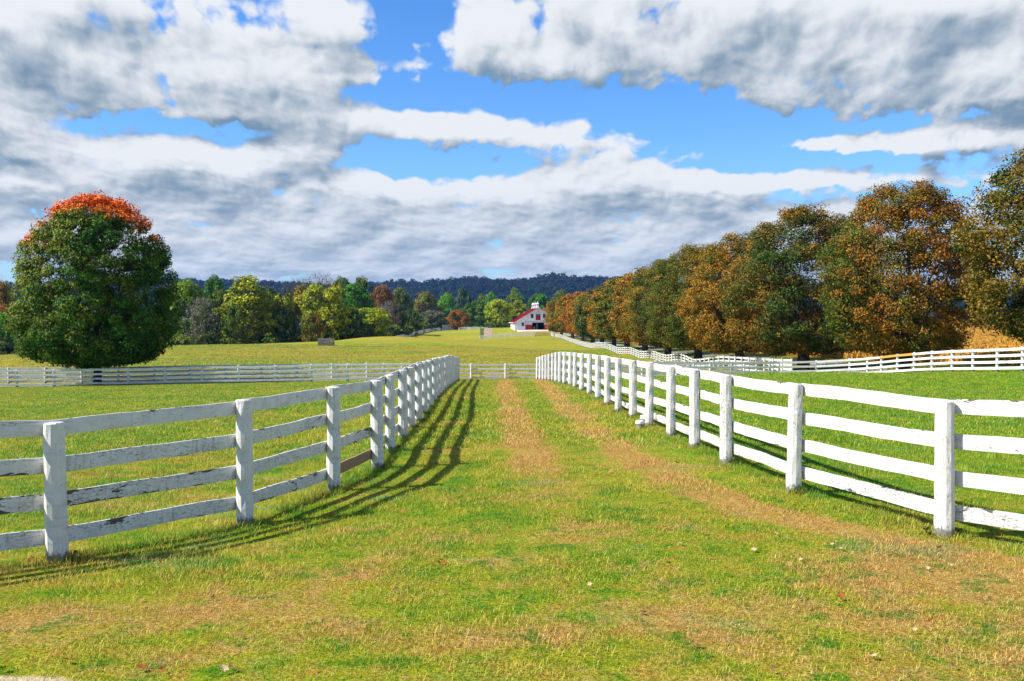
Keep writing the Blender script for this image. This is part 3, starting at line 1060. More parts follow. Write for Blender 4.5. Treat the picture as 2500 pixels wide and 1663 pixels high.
CR = (1.16, 0.85, 0.53, 0.22)
pts = [(-3.35 - 2.13 * i, 59.3 - 0.105 * i) for i in range(15)]
pts = pts[::-1]
fence('cross_fence', 'weathered four-rail fence crossing in front of the red-topped maple, nearer of the two parallel ones', pts, -1, 1,
      wear=(.5, .6, .8, 1.1), heights=[1.06] * len(pts), rails=CR, rail_scale=.86, wear_post=.5)
pts = [(-2.71 - 2.28 * i, 66.0 - .16 * i) for i in range(15)][::-1] + [(-0.43 + 2.28 * i, 66.0 + .08 * i) for i in range(9)]
fence('cross_fence', 'grey-white four-rail fence crossing behind the end of the lane, farther of the parallel ones', pts, +1, 2,
      wear=(.3, .5, .9, .9), heights=[1.13] * len(pts), rails=CR, rail_scale=.86)
pts = [(1.62 + 2.36 * i, 59.6 + .22 * i) for i in range(7)]
pr = [(1902.5, 61), (1994.5, 60.8), (2075, 60), (2119, 58.6), (2153, 57), (2192, 55), (2233, 53), (2277, 51), (2326, 49.2), (2377, 47.4), (2436, 45.6), (2498, 44), (2566, 42.2), (2640, 40.4)]
pts += [((u - 1250) / F * d, d) for u, d in pr]
hs_ = [1.10] * 9 + [1.12] * (len(pts) - 9)
tp = {}
i0 = 7 + 4
fence('field_fence', 'bright white four-rail fence curving up the right paddock edge with one orange top board', pts, -1, 1,
      wear=(.0, .1, .1, .3), heights=hs_, rails=CR, rail_scale=.9, special={(i0, 0): (M['orange_board'], 'new orange-yellow top board'), (i0 + 1, 0): (M['orange_board'], 'new orange-yellow top board')})
AV = [((u - 1250) / F * d, d) for u, d in [(1344, 327), (1358, 312), (1370, 292), (1402, 253), (1446, 212), (1509, 172), (1562, 149), (1620, 128), (1688, 107)]] + [(19.0, 85), (19.1, 67.6)]
fence('avenue_fence', 'long white four-rail fence running down from the barn beside the row of trees', resample(AV, 2.4), +1, 2,
      wear=(0, .1, .1, .1), rails=CR, rail_scale=1.0)
P_ = lambda u, d: ((u - 1250) / F * d, d)
fence('yard_fence', 'white fence in front of the barn yard, left of the pink gate', resample([P_(1171, 325), P_(1306, 325)], 2.25), -1, 2,
      wear=(0, .1, .1, .1), rails=CR, rail_scale=1.35, post_scale=1.4)
fence('yard_fence', 'short white fence running back from the yard corner by the tan path', resample([P_(1171, 327), P_(1172, 345), P_(1174, 405)], 3.0), -1, 2, wear=(2.5,) * 4, wear_post=2.5, rails=CR, rail_scale=1.35, post_scale=1.4)  # wear raised here to grey the run: its shaded side put into the colour
fence('yard_fence', 'white fence behind the yard corner, leading to the corral', resample([P_(1120, 408), P_(1174, 408)], 2.3), -1, 2, wear=(0,) * 4, rails=CR, rail_scale=1.35, post_scale=1.4)
fence('hill_fence', 'white fence snaking down the slope from the corral towards the wood', resample([P_(1078, 420), P_(1042, 380), P_(1010, 340), P_(985, 300), P_(960, 283), P_(938, 272), P_(900, 265)], 2.5),
      -1, 2, wear=(0,) * 4, rails=CR, rail_scale=1.35, post_scale=1.4)
fence('valley_fence', 'small distant white fence beyond the red-topped maple at the left edge', resample([(-165, 300), (-128, 300)], 2.6), -1, 2, wear=(0,) * 4, rails=CR)

# gate of the barn yard
gp = [P_(1306.8, 325), P_(1343.5, 327)]
gz0 = g1(*gp[0]); gz1 = g1(*gp[1])
root = thing('yard_gate', 'pale pink barred gate in the white fence in front of the barn', 'gate', (*gp[0], gz0))
for i in range(3):
    b = MB()
    a = Vector((*gp[0], gz0)).lerp(Vector((*gp[1], gz1)), i / 3 + .005) - Vector((*gp[0], gz0))
    c = Vector((*gp[0], gz0)).lerp(Vector((*gp[1], gz1)), (i + 1) / 3 - .005) - Vector((*gp[0], gz0))
    for h in (.2, .42, .64, .86, 1.08, 1.28):
        b.tube([a + Vector((0, 0, h)), c + Vector((0, 0, h))], [.045, .045], 6)
    for q in (a, a.lerp(c, .5), c):
        b.tube([q + Vector((0, 0, .1)), q + Vector((0, 0, 1.34))], [.05, .05], 6)
    b.build('gate_leaf', M['pink_gate'], root)
for p, zz in ((gp[0], gz0), (gp[1], gz1)):
    o = link('post', PV_SQ[0], root, Vector((*p, zz)) - Vector((*gp[0], gz0)), scale=(1.4, 1.4, 1.5))

# grey corral by the little orange tree
for (u0, u1, d, h, lb) in ((1080, 1117, 418, 2.5, 'tall grey slatted corral at the foot of the small orange tree'), (1140, 1191, 425, 1.7, 'long low grey corral right of the small orange tree, behind the white fence')):
    a, c = P_(u0, d), P_(u1, d)
    za = g1(*a)
    root = thing('corral', lb, 'corral', (*a, za))
    W_ = c[0] - a[0]
    for side_y in (0.0, 6.0):
        n = int(W_ / 2)
        for i in range(n + 1):
            MB().box(-.06, .06, -.06, .06, -.3, h).build('post', M['grey_panel'], root, (W_ * i / n, side_y, 0))
        k = 6
        me = MB().box(0, W_, -.02, .02, 0, h / k * .62).mesh('slat', M['grey_panel'])
        for q in range(k):
            link('slat', me, root, (0, side_y - .09, .12 + q * h / k))

# hay feeder alone in the field
fx, fy = P_(796, 186)
fz = g1(fx, fy)
root = thing('hay_feeder', 'dark slatted wooden hay feeder standing alone in the far field', 'feeder', (fx, fy, fz))
for (y0) in (-.7, .7):
    me = MB().box(-1.4, 1.4, -.03, .03, 0, .15).mesh('slat', M['grey_wood'])
    for h in (.15, .42, .69, .96, 1.18):
        link('slat', me, root, (0, y0, h))
    for x in (-1.35, 0, 1.35):
        MB().box(-.06, .06, -.05, .05, -.1, 1.38).build('post', M['grey_wood'], root, (x, y0 + (.085 if y0 < 0 else -.085), 0))
for x in (-1.46, 1.46):
    me = MB().box(-.03, .03, -.7, .7, 0, .15).mesh('end_slat', M['grey_wood'])
    for h in (.2, .6, 1.0):
        link('end_slat', me, root, (x, 0, h))
MB().box(-1.3, 1.3, -.5, .5, 0.05, .75).build('hay', M['tan_path'], root)
strip('ditch', [P_(812, 184.5), P_(960, 182.0)], 1.6, M['ditch_soil'], 0.03, 1.0)  # flat dark olive strip on the grass, running right from the feeder

# trough behind the cross fence at the end of the lane
tx, ty = P_(1206, 67.4)
b = MB().box(-.34, .34, -.2, -.15, 0, .42).box(-.34, .34, .15, .2, 0, .42).box(-.34, -.29, -.15, .15, 0, .42).box(.29, .34, -.15, .15, 0, .42).box(-.29, .29, -.15, .15, 0, .06)
tag(b.build('trough', M['apron_concrete'], None, (tx, ty, g1(tx, ty))), 'small pale pinkish trough behind the cross fence at the end of the lane', 'trough')

# two cut-off post stumps by the right lane fence
for (u, v, d, lb, h) in ((1562, 1046, 20.3, 'lower of two short white-topped stumps beside the right lane fence', .15), (1573, 1041, 21.0, 'taller short white-topped stump close against the right lane fence post', .19)):
    x, y, _ = ray(u, v, d)
    root = thing('stump', lb, 'stump', (x, y, g1(x, y)))
    MB().lathe([(.075, -.05), (.08, h * .35), (.07, h * .4), (.07, h * .62)], 10).build('body', M['grey_wood'], root)
    MB().lathe([(.088, h * .62), (.092, h * .8), (.088, h), (.07, h + .012)], 10).build('cap', M['trim_white'], root)

# ------------------------------------------------------------------ yard surfaces and barn
strip('barn_apron', [P_(1262, 346.5), P_(1352, 347.5)], 6.5, M['apron_concrete'], 0.06, 1.0)
strip('tan_path', [P_(1190, 338), P_(1194.5, 400)], 3.4, M['tan_path'], 0.06, 2.0)
bx, by = P_(1257, 350)
bz = g1(bx, by)
barn = thing('barn', 'white gabled barn with red roof, red doors and three white roof cupolas', 'barn', (bx, by, bz - 0.05), R(5.5))
WD, DP = 12.75, 16.0
RX, RZ = 8.15, 8.0
E0, E1 = 3.0, 5.6
MB().prism([(0, -.5), (3.70, -.5), (3.70, 2.84), (12.62, 2.84), (12.62, -.5), (WD, -.5), (WD, E1), (RX, RZ), (0, E0)], 0, .25).build('front_wall', M['barn_white'], barn)
MB().prism([(0, -.5), (WD, -.5), (WD, E1), (RX, RZ), (0, E0)], DP - .25, DP).build('back_wall', M['barn_white'], barn)
MB().box(0, .25, .25, DP - .25, -.5, E0 - .05).build('side_wall', M['barn_white'], barn)
MB().box(WD - .25, WD, .25, DP - .25, -.5, E1 - .05).build('side_wall', M['barn_white'], barn)


def slab(x0, z0, x1, z1, th, y0, y1):
    return MB().prism([(x0, z0), (x1, z1), (x1, z1 + th), (x0, z0 + th)], y0, y1)


sl = (RZ - E0) / RX
sr = (RZ - E1) / (WD - RX)
left = slab(-.55, E0 - .55 * sl + .02, RX, RZ + .02, .16, -.45, DP + .4).build('roof', M['roof_red'], barn)
right = slab(RX + .003, RZ + .02, WD + .4, E1 - .4 * sr + .02, .16, -.45, DP + .4).build('roof', M['roof_red'], barn)
me = MB().box(0, 1, 0, .03, 0, .05).mesh('seam', M['roof_red'])
for k in range(1, 33):   # standing seams of the metal roof
    y = -.45 + k * .5
    L = math.hypot(RX + .55, RZ - E0 + .55 * sl)
    o = link('seam', me, left, (-.55, y, E0 - .55 * sl + .18), (0, -math.atan2(sl, 1), 0), (L, 1, 1))
slab(-.55, E0 - .55 * sl - .12, RX, RZ - .12, .14, -.50, -.455).build('rake_board', M['trim_white'], barn)
slab(RX, RZ - .12, WD + .4, E1 - .4 * sr - .12, .14, -.50, -.455).build('rake_board', M['trim_white'], barn)
slab(RX * .45, E0 + (RZ - E0) * .45 + .02, RX, RZ + .02, .17, -.52, -.505).build('rake_edge', M['dark_trim'], barn)
MB().box(-.62, -.56, -.45, DP + .4, E0 - .55 * sl - .06, E0 - .55 * sl + .14).build('gutter', M['trim_white'], barn)
MB().box(3.4, 12.74, -.06, -.003, 2.86, 3.14).build('door_rail', M['trim_white'], barn)
MB().box(3.4, 12.74, -.14, -.064, 3.05, 3.12).build('door_track', M['dark_trim'], barn)


def window(x0, x1, z0, z1, rows, parent=barn):
    cx, cz = (x0 + x1) / 2, (z0 + z1) / 2
    root_ = MB().box(x0, x1, -.045, -.003, z0, z0 + .07).box(x0, x1, -.045, -.003, z1 - .07, z1).box(x0, x0 + .07, -.045, -.003, z0 + .07, z1 - .07) \
        .box(x1 - .07, x1, -.045, -.003, z0 + .07, z1 - .07).build('window', M['dark_trim'], parent)
    MB().box(x0 + .07, x1 - .07, -.02, -.006, z0 + .07, z1 - .07).build('pane', M['glass'], root_)
    b = MB().box(cx - .02, cx + .02, -.035, -.021, z0 + .07, z1 - .07)
    for k in range(1, rows):
        zz = z0 + (z1 - z0) * k / rows
        b.box(x0 + .07, cx - .02, -.035, -.021, zz - .02, zz + .02).box(cx + .02, x1 - .07, -.035, -.021, zz - .02, zz + .02)
    b.build('muntin', M['grey_wood'], root_)


window(5.64, 6.58, 4.43, 5.85, 3)
window(9.95, 10.9, 4.43, 5.85, 3)
window(2.4, 3.3, 1.55, 2.83, 3)
ld = MB().box(7.26, 7.36, -.06, -.003, 3.55, 5.9).box(9.1, 9.2, -.06, -.003, 3.55, 5.9).box(7.36, 9.1, -.06, -.003, 5.78, 5.9).box(7.36, 9.1, -.06, -.003, 3.55, 3.68).build('loft_door', M['trim_white'], barn)
for x0, x1 in ((7.38, 8.21), (8.25, 9.08)):
    MB().box(x0, x1, -.045, -.004, 3.70, 5.45).build('door_leaf', M['barn_red'], ld)
MB().box(7.38, 9.08, -.04, -.004, 5.5, 5.76).build('transom', M['dark_trim'], ld)
ring = MB()
ring.tube([(8.27 + .26 * math.cos(t * .5236), -.03, 6.55 + .26 * math.sin(t * .5236)) for t in range(13)], [.05] * 13, 6)
rg_ = ring.build('round_vent', M['grey_wood'], barn)
MB().prism([(8.27 + .22 * math.cos(t * .5236), 6.55 + .22 * math.sin(t * .5236)) for t in range(12)], -.02, -.004).build('vent_plate', M['grey_panel'], rg_)
for x0, x1 in ((3.80, 6.12), (10.35, 12.6)):
    dr = MB().box(x0, x1, -.055, -.01, .05, 2.05).build('sliding_door', M['barn_red'], barn)
    MB().box(x0, x1, -.055, -.01, 2.055, 2.80).build('upper_panel', M['trim_white'], dr)
    b = MB()
    for k in range(6):
        xx = x0 + .12 + (x1 - x0 - .24) * k / 6
        b.box(xx + .03, xx + (x1 - x0 - .24) / 6 - .03, -.075, -.056, 2.2, 2.4)
    b.build('pane_row', M['dark_trim'], dr)
    b = MB()
    for xx in (x0, (x0 + x1) / 2 - .05, x1 - .1):
        b.box(xx, xx + .1, -.075, -.058, .05, 2.05)
    b.build('door_batten', M['barn_red'], dr)
# inside: floor, stalls and a pale ladder seen through the open doors
MB().box(.3, WD - .3, .3, DP - .3, -.1, .03).build('barn_floor', M['interior'], barn)
for x in (6.3, 10.2):
    MB().box(x, x + .12, 3.0, 12, .03, 2.2).build('stall_wall', M['interior'], barn)
MB().box(.3, WD - .3, 12.1, 12.2, .03, 5).build('inner_wall', M['interior'], barn)
MB().box(.3, WD - .3, .4, DP - .4, 2.9, 3.0).build('loft_floor', M['interior'], barn)
b = MB()
for x in (7.95, 8.4): b.tube([(x, 2.2, .03), (x, 3.0, 2.6)], [.05, .05], 5)
for k in range(7): b.tube([(7.95, 2.25 + .11 * k, .3 + .33 * k), (8.4, 2.25 + .11 * k, .3 + .33 * k)], [.035, .035], 5)
b.build('ladder', M['trim_white'], barn)
MB().box(6.9, 7.4, 2.2, 2.6, .03, 1.3).build('cupboard', M['grey_panel'], barn)
MB().tube([(1.25, -.12, 0), (1.25, -.12, .62)], [.04, .04], 6).build('vent_pipe', M['dark_trim'], barn)
for k in range(3):
    y = .9 + k * 6.7
    cu = MB().lathe([(1.35, RZ - .62), (.82, RZ - .05), (.60, RZ + .40), (.54, RZ + .95), (.48, RZ + 1.25)], 4, (RX, y)).build('cupola', M['trim_white'], barn)
    MB().lathe([(.42, RZ + 1.25), (.62, RZ + 1.27), (.62, RZ + 1.33)], 8, (RX, y)).build('cap_rim', M['dark_trim'], cu)
    MB().lathe([(.66, RZ + 1.335), (.40, RZ + 1.62), (.13, RZ + 1.86), (.05, RZ + 2.25)], 8, (RX, y)).build('cap', M['trim_white'], cu)

# ------------------------------------------------------------------ trees
def leaf_cloud(name, prof, n, size, nclump, clump_r, seed, mat, lobes=0.12, inner=0.30, flat=1.0, droop=0.0, aspect=1.0):
    """prof: (height, radius) outline of the crown; leaf-sized faces gathered in clumps"""
    r = np.random.default_rng(seed)
    zz = np.array([p[0] for p in prof]); rr = np.array([p[1] for p in prof])
    # clumps
    zs_ = np.linspace(zz[0], zz[-1], 200)
    rs_ = np.interp(zs_, zz, rr)
    slope = np.abs(np.gradient(rs_, zs_))
    wgt = rs_ * np.sqrt(1 + np.minimum(slope, 6) ** 2) + .05
    cdf = np.cumsum(wgt); cdf /= cdf[-1]
    ch = np.interp(r.random(nclump), cdf, zs_)
    th = r.random(nclump) * 2 * np.pi
    rho = np.where(r.random(nclump) < inner, np.sqrt(r.random(nclump)) * .85, 1 - np.abs(r.normal(size=nclump)) * .06)
    lob = 1 + lobes * np.sin(3 * th + seed) * np.sin(ch * 1.1 + seed) + lobes * .8 * np.sin(5 * th + ch * .9) + r.normal(size=nclump) * lobes * .35
    cr_ = np.interp(ch, zz, rr) * rho * lob
    C_ = np.stack([np.cos(th) * cr_, np.sin(th) * cr_ * aspect, ch], -1)
    crad = clump_r * (0.6 + 0.8 * r.random(nclump))
    ids = r.integers(0, nclump, n)
    d = r.normal(size=(n, 3))
    d /= np.linalg.norm(d, axis=1)[:, None]
    rad = crad[ids] * (0.35 + 0.65 * r.random(n) ** .5)
    P = C_[ids] + d * rad[:, None] * np.array([1, 1, .72 * flat])
    P[:, 2] -= droop * r.random(n) ** 2
    mid = np.array([0, 0, zz.mean() * .8 + zz[0] * .2])
    out = P - mid
    out /= np.linalg.norm(out, axis=1)[:, None] + 1e-6
    nrm = out * .55 + d * .45 + r.normal(size=(n, 3)) * .55 + np.array([0, 0, .25])
    nrm /= np.linalg.norm(nrm, axis=1)[:, None]
    t1 = np.cross(nrm, r.normal(size=(n, 3)))
    t1 /= np.linalg.norm(t1, axis=1)[:, None] + 1e-9
    t2 = np.cross(nrm, t1)
    s = size * (0.55 + 0.75 * r.random(n))[:, None]
    bend = nrm * s * .18
    V = np.stack([P - t1 * s * .55, P + t2 * s * .42 - bend, P + t1 * s * .55, P - t2 * s * .42 - bend], 1).reshape(-1, 3)
    Fc = np.arange(n * 4).reshape(n, 4)
    cl_ = r.random(nclump)
    return mesh_from(name, V, Fc, mat, False, {'rnd': ('FACE', r.random(n)), 'clump': ('FACE', cl_[ids])})


def limbs(b, p, d, rad, length, depth, rnd, spread=.55, n=6, up=.15, prof=None, kids=(2, 3)):
    pts = [p]
    rads = [rad]
    q = p.copy(); dd = d.copy()
    seg = 4
    for i in range(seg):
        dd = (dd + Vector((rnd.gauss(0, .10), rnd.gauss(0, .10), up * .3))).normalized()
        q = q + dd * (length / seg)
        pts.append(q.copy()); rads.append(rad * (1 - .42 * (i + 1) / seg))
    b.tube(pts, rads, n, cap=False)
    if depth == 0: return
    k = rnd.choice(kids) + (1 if depth > 3 else 0)
    for i in range(k):
        a = rnd.uniform(0, 6.28)
        side_ = Vector((math.cos(a), math.sin(a), rnd.uniform(-.15, .4)))
        nd = (dd * 1.0 + side_ * spread * rnd.uniform(.7, 1.4) + Vector((0, 0, up))).normalized()
        at = pts[rnd.choice((2, 3, 4, 4))]
        limbs(b, at, nd, rads[-1] * rnd.uniform(.62, .85), length * rnd.uniform(.62, .86), depth - 1, rnd, spread, max(3, n - 1), up, prof, kids)


def trunk_mesh(name, r0, fork, total, seed, depth=4, spread=.75, nlimb=5, mat=None):
    rnd = random.Random(seed)
    b = MB()
    b.tube([(0, 0, -.4), (0, 0, .0), (0, 0, .25), (.02, 0, fork * .6), (.03, .02, fork)], [r0 * 1.7, r0 * 1.45, r0 * 1.08, r0, r0 * .92], 10)
    for i in range(nlimb):
        a = 6.28 * i / nlimb + rnd.uniform(-.3, .3)
        d = Vector((math.cos(a) * spread, math.sin(a) * spread, rnd.uniform(.5, 1.2))).normalized()
        limbs(b, Vector((.03, .02, fork * rnd.uniform(.75, 1.0))), d, r0 * rnd.uniform(.38, .55), total * rnd.uniform(.20, .27), depth, rnd, .5)
    limbs(b, Vector((.03, .02, fork)), Vector((0, 0, 1)), r0 * .75, total * .27, depth, rnd, .5)
    return b.mesh(name, mat or M['bark'], True)


def put_tree(name, label, x, y, crown, trunk, sc=1.0, rot=0.0, col=None, tint=None, turn=0.0, cat='tree', group=None, sz=None, z=None):
    root = thing(name, label, cat, (x, y, g1(x, y) if z is None else z), rot, group)
    sz = sz or sc
    if trunk is not None: link('trunk', trunk, root, scale=(sc, sc, sz))
    if crown is not None:
        o = link('crown', crown, root, scale=(sc, sc, sz))
        if col: o.color = (*col, 1)
        o['tint'] = list(tint or col or (0, 0, 0))
        o['turn'] = float(turn)
    return root


# the red-topped maple
MP = [(1.5, 1.2), (1.75, 3.0), (2.1, 4.4), (2.8, 5.1), (4.4, 5.35), (6.2, 5.15), (7.9, 4.95), (9.1, 4.5), (10.1, 3.75), (11.0, 2.75), (11.7, 1.6), (12.0, .5)]
mc = leaf_cloud('crown', MP, 150000, 0.135, 1000, .55, 11, M['maple'], 0.025, .42)
mt = trunk_mesh('trunk', .27, 1.7, 12.0, 21, 5, .6, 7)
x, y, _ = ray(238, 941, 61.5)
put_tree('maple_tree', 'big round dark green maple with a bright red-orange top, behind the left cross fence', x, y, mc, mt, .875, sz=.968)

# the avenue
OAK = [(1.7, 1.9), (2.2, 3.8), (3.2, 4.7), (4.8, 5.1), (6.8, 5.0), (8.6, 4.5), (10.2, 3.6), (11.6, 2.3), (12.4, .9)]
OAK_F = [(2.0, 2.4), (2.5, 4.0), (3.4, 4.7), (4.8, 5.0), (6.8, 4.9), (8.6, 4.4), (10.2, 3.6), (11.6, 2.3), (12.4, .9)]
oc = [leaf_cloud('crown', OAK, 125000, 0.122, 560, .74, 31 + k, M['leaf'], 0.09, .28) for k in range(3)]
ot = [trunk_mesh('trunk', .42, 1.6, 12.3, 41 + k, 4, .8, 6) for k in range(3)]
oc_f = [leaf_cloud('crown', OAK_F, 30000, 0.24, 320, .8, 51 + k, M['leaf'], 0.08, .22) for k in range(3)]
ot_f = [trunk_mesh('trunk', .44, 2.3, 12.3, 61 + k, 2, .8, 5) for k in range(2)]
DG, OR_, OG, YG = (0.045, 0.085, 0.010), (0.30, 0.13, 0.010), (0.085, 0.115, 0.010), (0.17, 0.17, 0.012)
AVT = [  # u, depth, height, variant, leaf colours, turn, label
    (2640, 47.5, 11.6, 2, DG, (.20, .12, .010), -.02, 'nearest tall bronze-green tree cut off by the right edge of the picture'),
    (2207, 62, 11.9, 0, OG, (0.30, .12, .010), .12, 'bronze tree with visible forked trunk right behind the orange fence board'),
    (1962, 77, 12.7, 1, DG, (0.30, .14, .012), .08, 'dark olive tree left of the forked bronze tree'),
    (1806, 95, 12.7, 2, OG, (0.34, .17, .014), .12, 'gold-flecked olive tree, fourth from the right in the row'),
    (1705, 116, 13.6, 0, OG, (0.30, .17, .012), .10, 'green and gold tree with clear dark trunk, fifth from the right in the row'),
    (1631, 139, 13.6, 1, (0.04, .08, .012), (.24, .17, .012), .04, 'dark green tree, sixth from the right in the row'),
    (1575, 161, 13.8, 2, OG, (0.36, .16, .012), .16, 'orange-tinged tree, seventh from the right in the row'),
    (1531, 186, 14.0, 0, OG, (.28, .17, .014), .08, 'olive tree, eighth from the right in the row'),
    (1499, 209, 14.0, 1, YG, (.38, .17, .012), .12, 'golden tree, ninth from the right in the row'),
    (1470, 234, 14.2, 2, DG, (.22, .15, .013), .0, 'green tree, tenth from the right in the row'),
    (1447, 262, 14.2, 0, YG, (.40, .17, .012), .14, 'gold tree, eleventh from the right in the row'),
    (1423, 284, 14.0, 1, OG, (.42, .15, .01), .30, 'orange tree in the row, third from the barn end'),
    (1398, 300, 13.4, 2, YG, (.45, .16, .01), .30, 'bright orange tree in the row, next but one to the barn'),
    (1371, 318, 13.6, 0, OG, (.28, .17, .012), .06, 'olive tree at the far end of the row, overlapping the barn'),
]
for i, (u, d, h, k, c1, c2, turn, lb) in enumerate(AVT):
    x = (u - 1250) / F * d
    near_ = d < 150
    put_tree('avenue_tree', lb, x, d, (oc if near_ else oc_f)[k], ot[k] if near_ else ot_f[k % 2], h / 12.7 * (1.08, 1.0, 1.12, .98, 1.05)[i % 5], i * 2.4, c1, c2, turn * .6 - .07, group='row of autumn trees along the right-hand drive', sz=h / 12.7)

# wood edge and garden trees: variants of crowns
S_OV = [(.6, 1.5), (1.5, 3.6), (3.5, 4.6), (6, 4.9), (8.2, 4.2), (9.6, 2.6), (10.2, .8)]
S_TALL = [(.5, 1.6), (2, 3.0), (5, 3.6), (8, 3.3), (10.5, 2.5), (12.5, 1.5), (14, .4)]
S_RND = [(1.3, 1.4), (2.2, 3.6), (4, 4.8), (6, 5.0), (8, 4.2), (9.4, 2.4), (10, .8)]
CV = {}
for nm, pr, n, s_, nc_, cr2 in (('oval', S_OV, 15000, .36, 150, .95), ('tall', S_TALL, 15000, .36, 150, .95), ('round', S_RND, 13000, .36, 130, 1.0)):
    CV[nm] = [leaf_cloud('crown', pr, n, s_, nc_, cr2, 71 + 3 * k + len(nm), M['leaf'], .16, .2) for k in range(2)]
CV['thin'] = [leaf_cloud('crown', S_OV, 4200, .30, 200, .9, 91, M['leaf'], .14, .5)]
tv = [trunk_mesh('trunk', .26, 2.0, 10.0, 81 + k, 3, .6, 5) for k in range(2)]
tthin = trunk_mesh('trunk', .16, 1.2, 9.5, 85, 5, .6, 6, M['twig'])
HT = {'oval': 10.6, 'tall': 14.3, 'round': 10.4, 'thin': 10.5}
WDT = {'oval': 10.2, 'tall': 7.6, 'round': 10.4, 'thin': 10.0}
lime, ygr, dgr, olv, brg = (.24, .38, .018), (.40, .42, .016), (.06, .13, .014), (.18, .22, .018), (.08, .29, .02)
ggr, wil, orr, rst, gry = (.12, .16, .06), (.07, .105, .03), (.42, .15, .03), (.20, .12, .05), (.19, .17, .155)
BT = [  # u, top, base (px), width px, depth, kind, colour, tint, label
    (455, 688, 843, 92, 236, 'oval', lime, dgr, 'yellow-green tree at the wood edge just right of the red-topped maple'),
    (491, 728, 842, 82, 228, 'thin', gry, (.12, .15, .05), 'thin grey half-bare tree at the wood edge'),
    (532, 712, 841, 60, 240, 'oval', dgr, olv, 'dark green tree between the grey half-bare tree and the tall yellow-green one'),
    (526, 679, 760, 60, 330, 'round', dgr, brg, 'round dark green crown rising behind the left wood edge'),
    (603, 676, 840, 112, 232, 'tall', ygr, olv, 'tallest yellow-green tree of the left wood edge'),
    (648, 688, 838, 62, 240, 'tall', olv, dgr, 'narrow dark green tree right of the tallest yellow-green one'),
    (575, 745, 842, 44, 226, 'oval', dgr, olv, 'low dark tree at the foot of the tallest yellow-green tree'),
    (692, 705, 838, 56, 236, 'tall', dgr, ygr, 'dark tree with yellow tips above the bright gap in the wood edge'),
    (738, 699, 836, 56, 240, 'tall', olv, (.34, .20, .02), 'orange-tipped olive tree left of the big olive tree'),
    (790, 692, 834, 104, 226, 'oval', olv, ygr, 'big olive tree behind the hay feeder'),
    (762, 770, 836, 44, 220, 'oval', dgr, (.36, .15, .02), 'small dark tree with orange left side behind the hay feeder'),
    (836, 682, 790, 56, 300, 'round', dgr, olv, 'dark green crown, left one of two behind the bright green tree'),
    (881, 680, 790, 66, 305, 'round', dgr, olv, 'dark green crown, right one of two behind the bright green tree'),
    (863, 697, 800, 78, 280, 'round', brg, dgr, 'bright green round tree in the middle of the left wood edge'),
    (858, 752, 832, 50, 232, 'oval', dgr, olv, 'dark low tree between the big olive tree and the yellow-green bush'),
    (905, 750, 834, 84, 240, 'oval', ygr, lime, 'broad yellow-green bushy tree where the hill fence starts'),
    (932, 700, 800, 56, 330, 'oval', orr, rst, 'orange-red tree standing out of the wood edge'),
    (952, 735, 815, 50, 320, 'thin', gry, rst, 'thin grey-brown tree right of the orange-red one'),
    (978, 705, 800, 52, 400, 'oval', ggr, olv, 'grey-green tree behind the hill fence'),
    (963, 745, 820, 46, 330, 'oval', wil, ggr, 'olive-grey round tree just behind the hill fence'),
    (1004, 757, 814, 50, 350, 'round', wil, dgr, 'dark willow-like tree drooping behind the hill fence'),
    (1057, 757, 806, 58, 420, 'oval', ggr, gry, 'low grey-green bush left of the corral'),
    (1040, 715, 800, 62, 470, 'oval', olv, rst, 'olive and russet tree behind the grey-green bush'),
    (1090, 719, 800, 42, 480, 'round', lime, brg, 'yellow-green crown behind the corral'),
    (1131, 706, 790, 46, 620, 'round', (.07, .11, .07), dgr, 'blue-green distant crown left of the fence corner'),
    (1118, 758, 803, 48, 412, 'round', (.34, .12, .02), (.22, .17, .02), 'small round orange tree inside the grey corral'),
    (1163, 735, 803, 66, 440, 'round', (.13, .23, .03), dgr, 'round mid-green tree left of the wide yellow-green one'),
    (1198, 717, 790, 42, 580, 'round', ggr, brg, 'pale green far crown above the round mid-green tree'),
    (1178, 722, 790, 34, 600, 'oval', olv, ggr, 'small olive far crown above the round mid-green tree'),
    (1218, 733, 804, 62, 430, 'round', ygr, lime, 'wide yellow-green tree left of the barn'),
    (1262, 735, 800, 58, 445, 'round', ygr, olv, 'yellow-green tree partly behind the left roof of the barn'),
    (1243, 776, 804, 34, 415, 'oval', dgr, olv, 'dark bush close to the left side of the barn'),
    (1258, 708, 790, 48, 580, 'round', olv, brg, 'green crown rising far behind the left of the barn'),
    (1318, 720, 800, 54, 450, 'round', brg, dgr, 'green round tree directly behind the barn cupolas'),
    (1343, 744, 803, 34, 420, 'round', (.50, .17, .03), orr, 'small bright orange tree behind the right end of the barn'),
    (1368, 712, 800, 44, 560, 'round', ggr, olv, 'pale green tree between the barn and the avenue, far behind'),
    (8, 692, 870, 46, 250, 'oval', (.35, .14, .03), olv, 'orange-leaved tree at the far left edge behind the maple'),
    (-20, 760, 873, 90, 240, 'oval', brg, lime, 'bright green bushy tree at the left edge below the orange-leaved one'),
    (45, 745, 868, 60, 262, 'oval', olv, ygr, 'olive tree showing at the left behind the maple'),
    (420, 735, 846, 56, 238, 'oval', brg, olv, 'green tree half hidden behind the right side of the maple'),
]
for i, (u, t, b_, w_, d, kd, c1, c2, lb) in enumerate(BT):
    x = (u - 1250) / F * d
    z0 = min(g1(x, d), HC - (b_ - VH) / F * d + 1.0)
    ztop = HC + (VH - t) / F * d
    h = ztop - z0
    vs_ = CV[kd]
    put_tree('wood_edge_tree', lb, x, d, vs_[i % len(vs_)], tthin if kd == 'thin' else tv[i % 2], w_ * d / F / WDT[kd] * 1.10, i * 1.7, c1, c2, -.02, sz=h / HT[kd] * 1.02, z=z0)


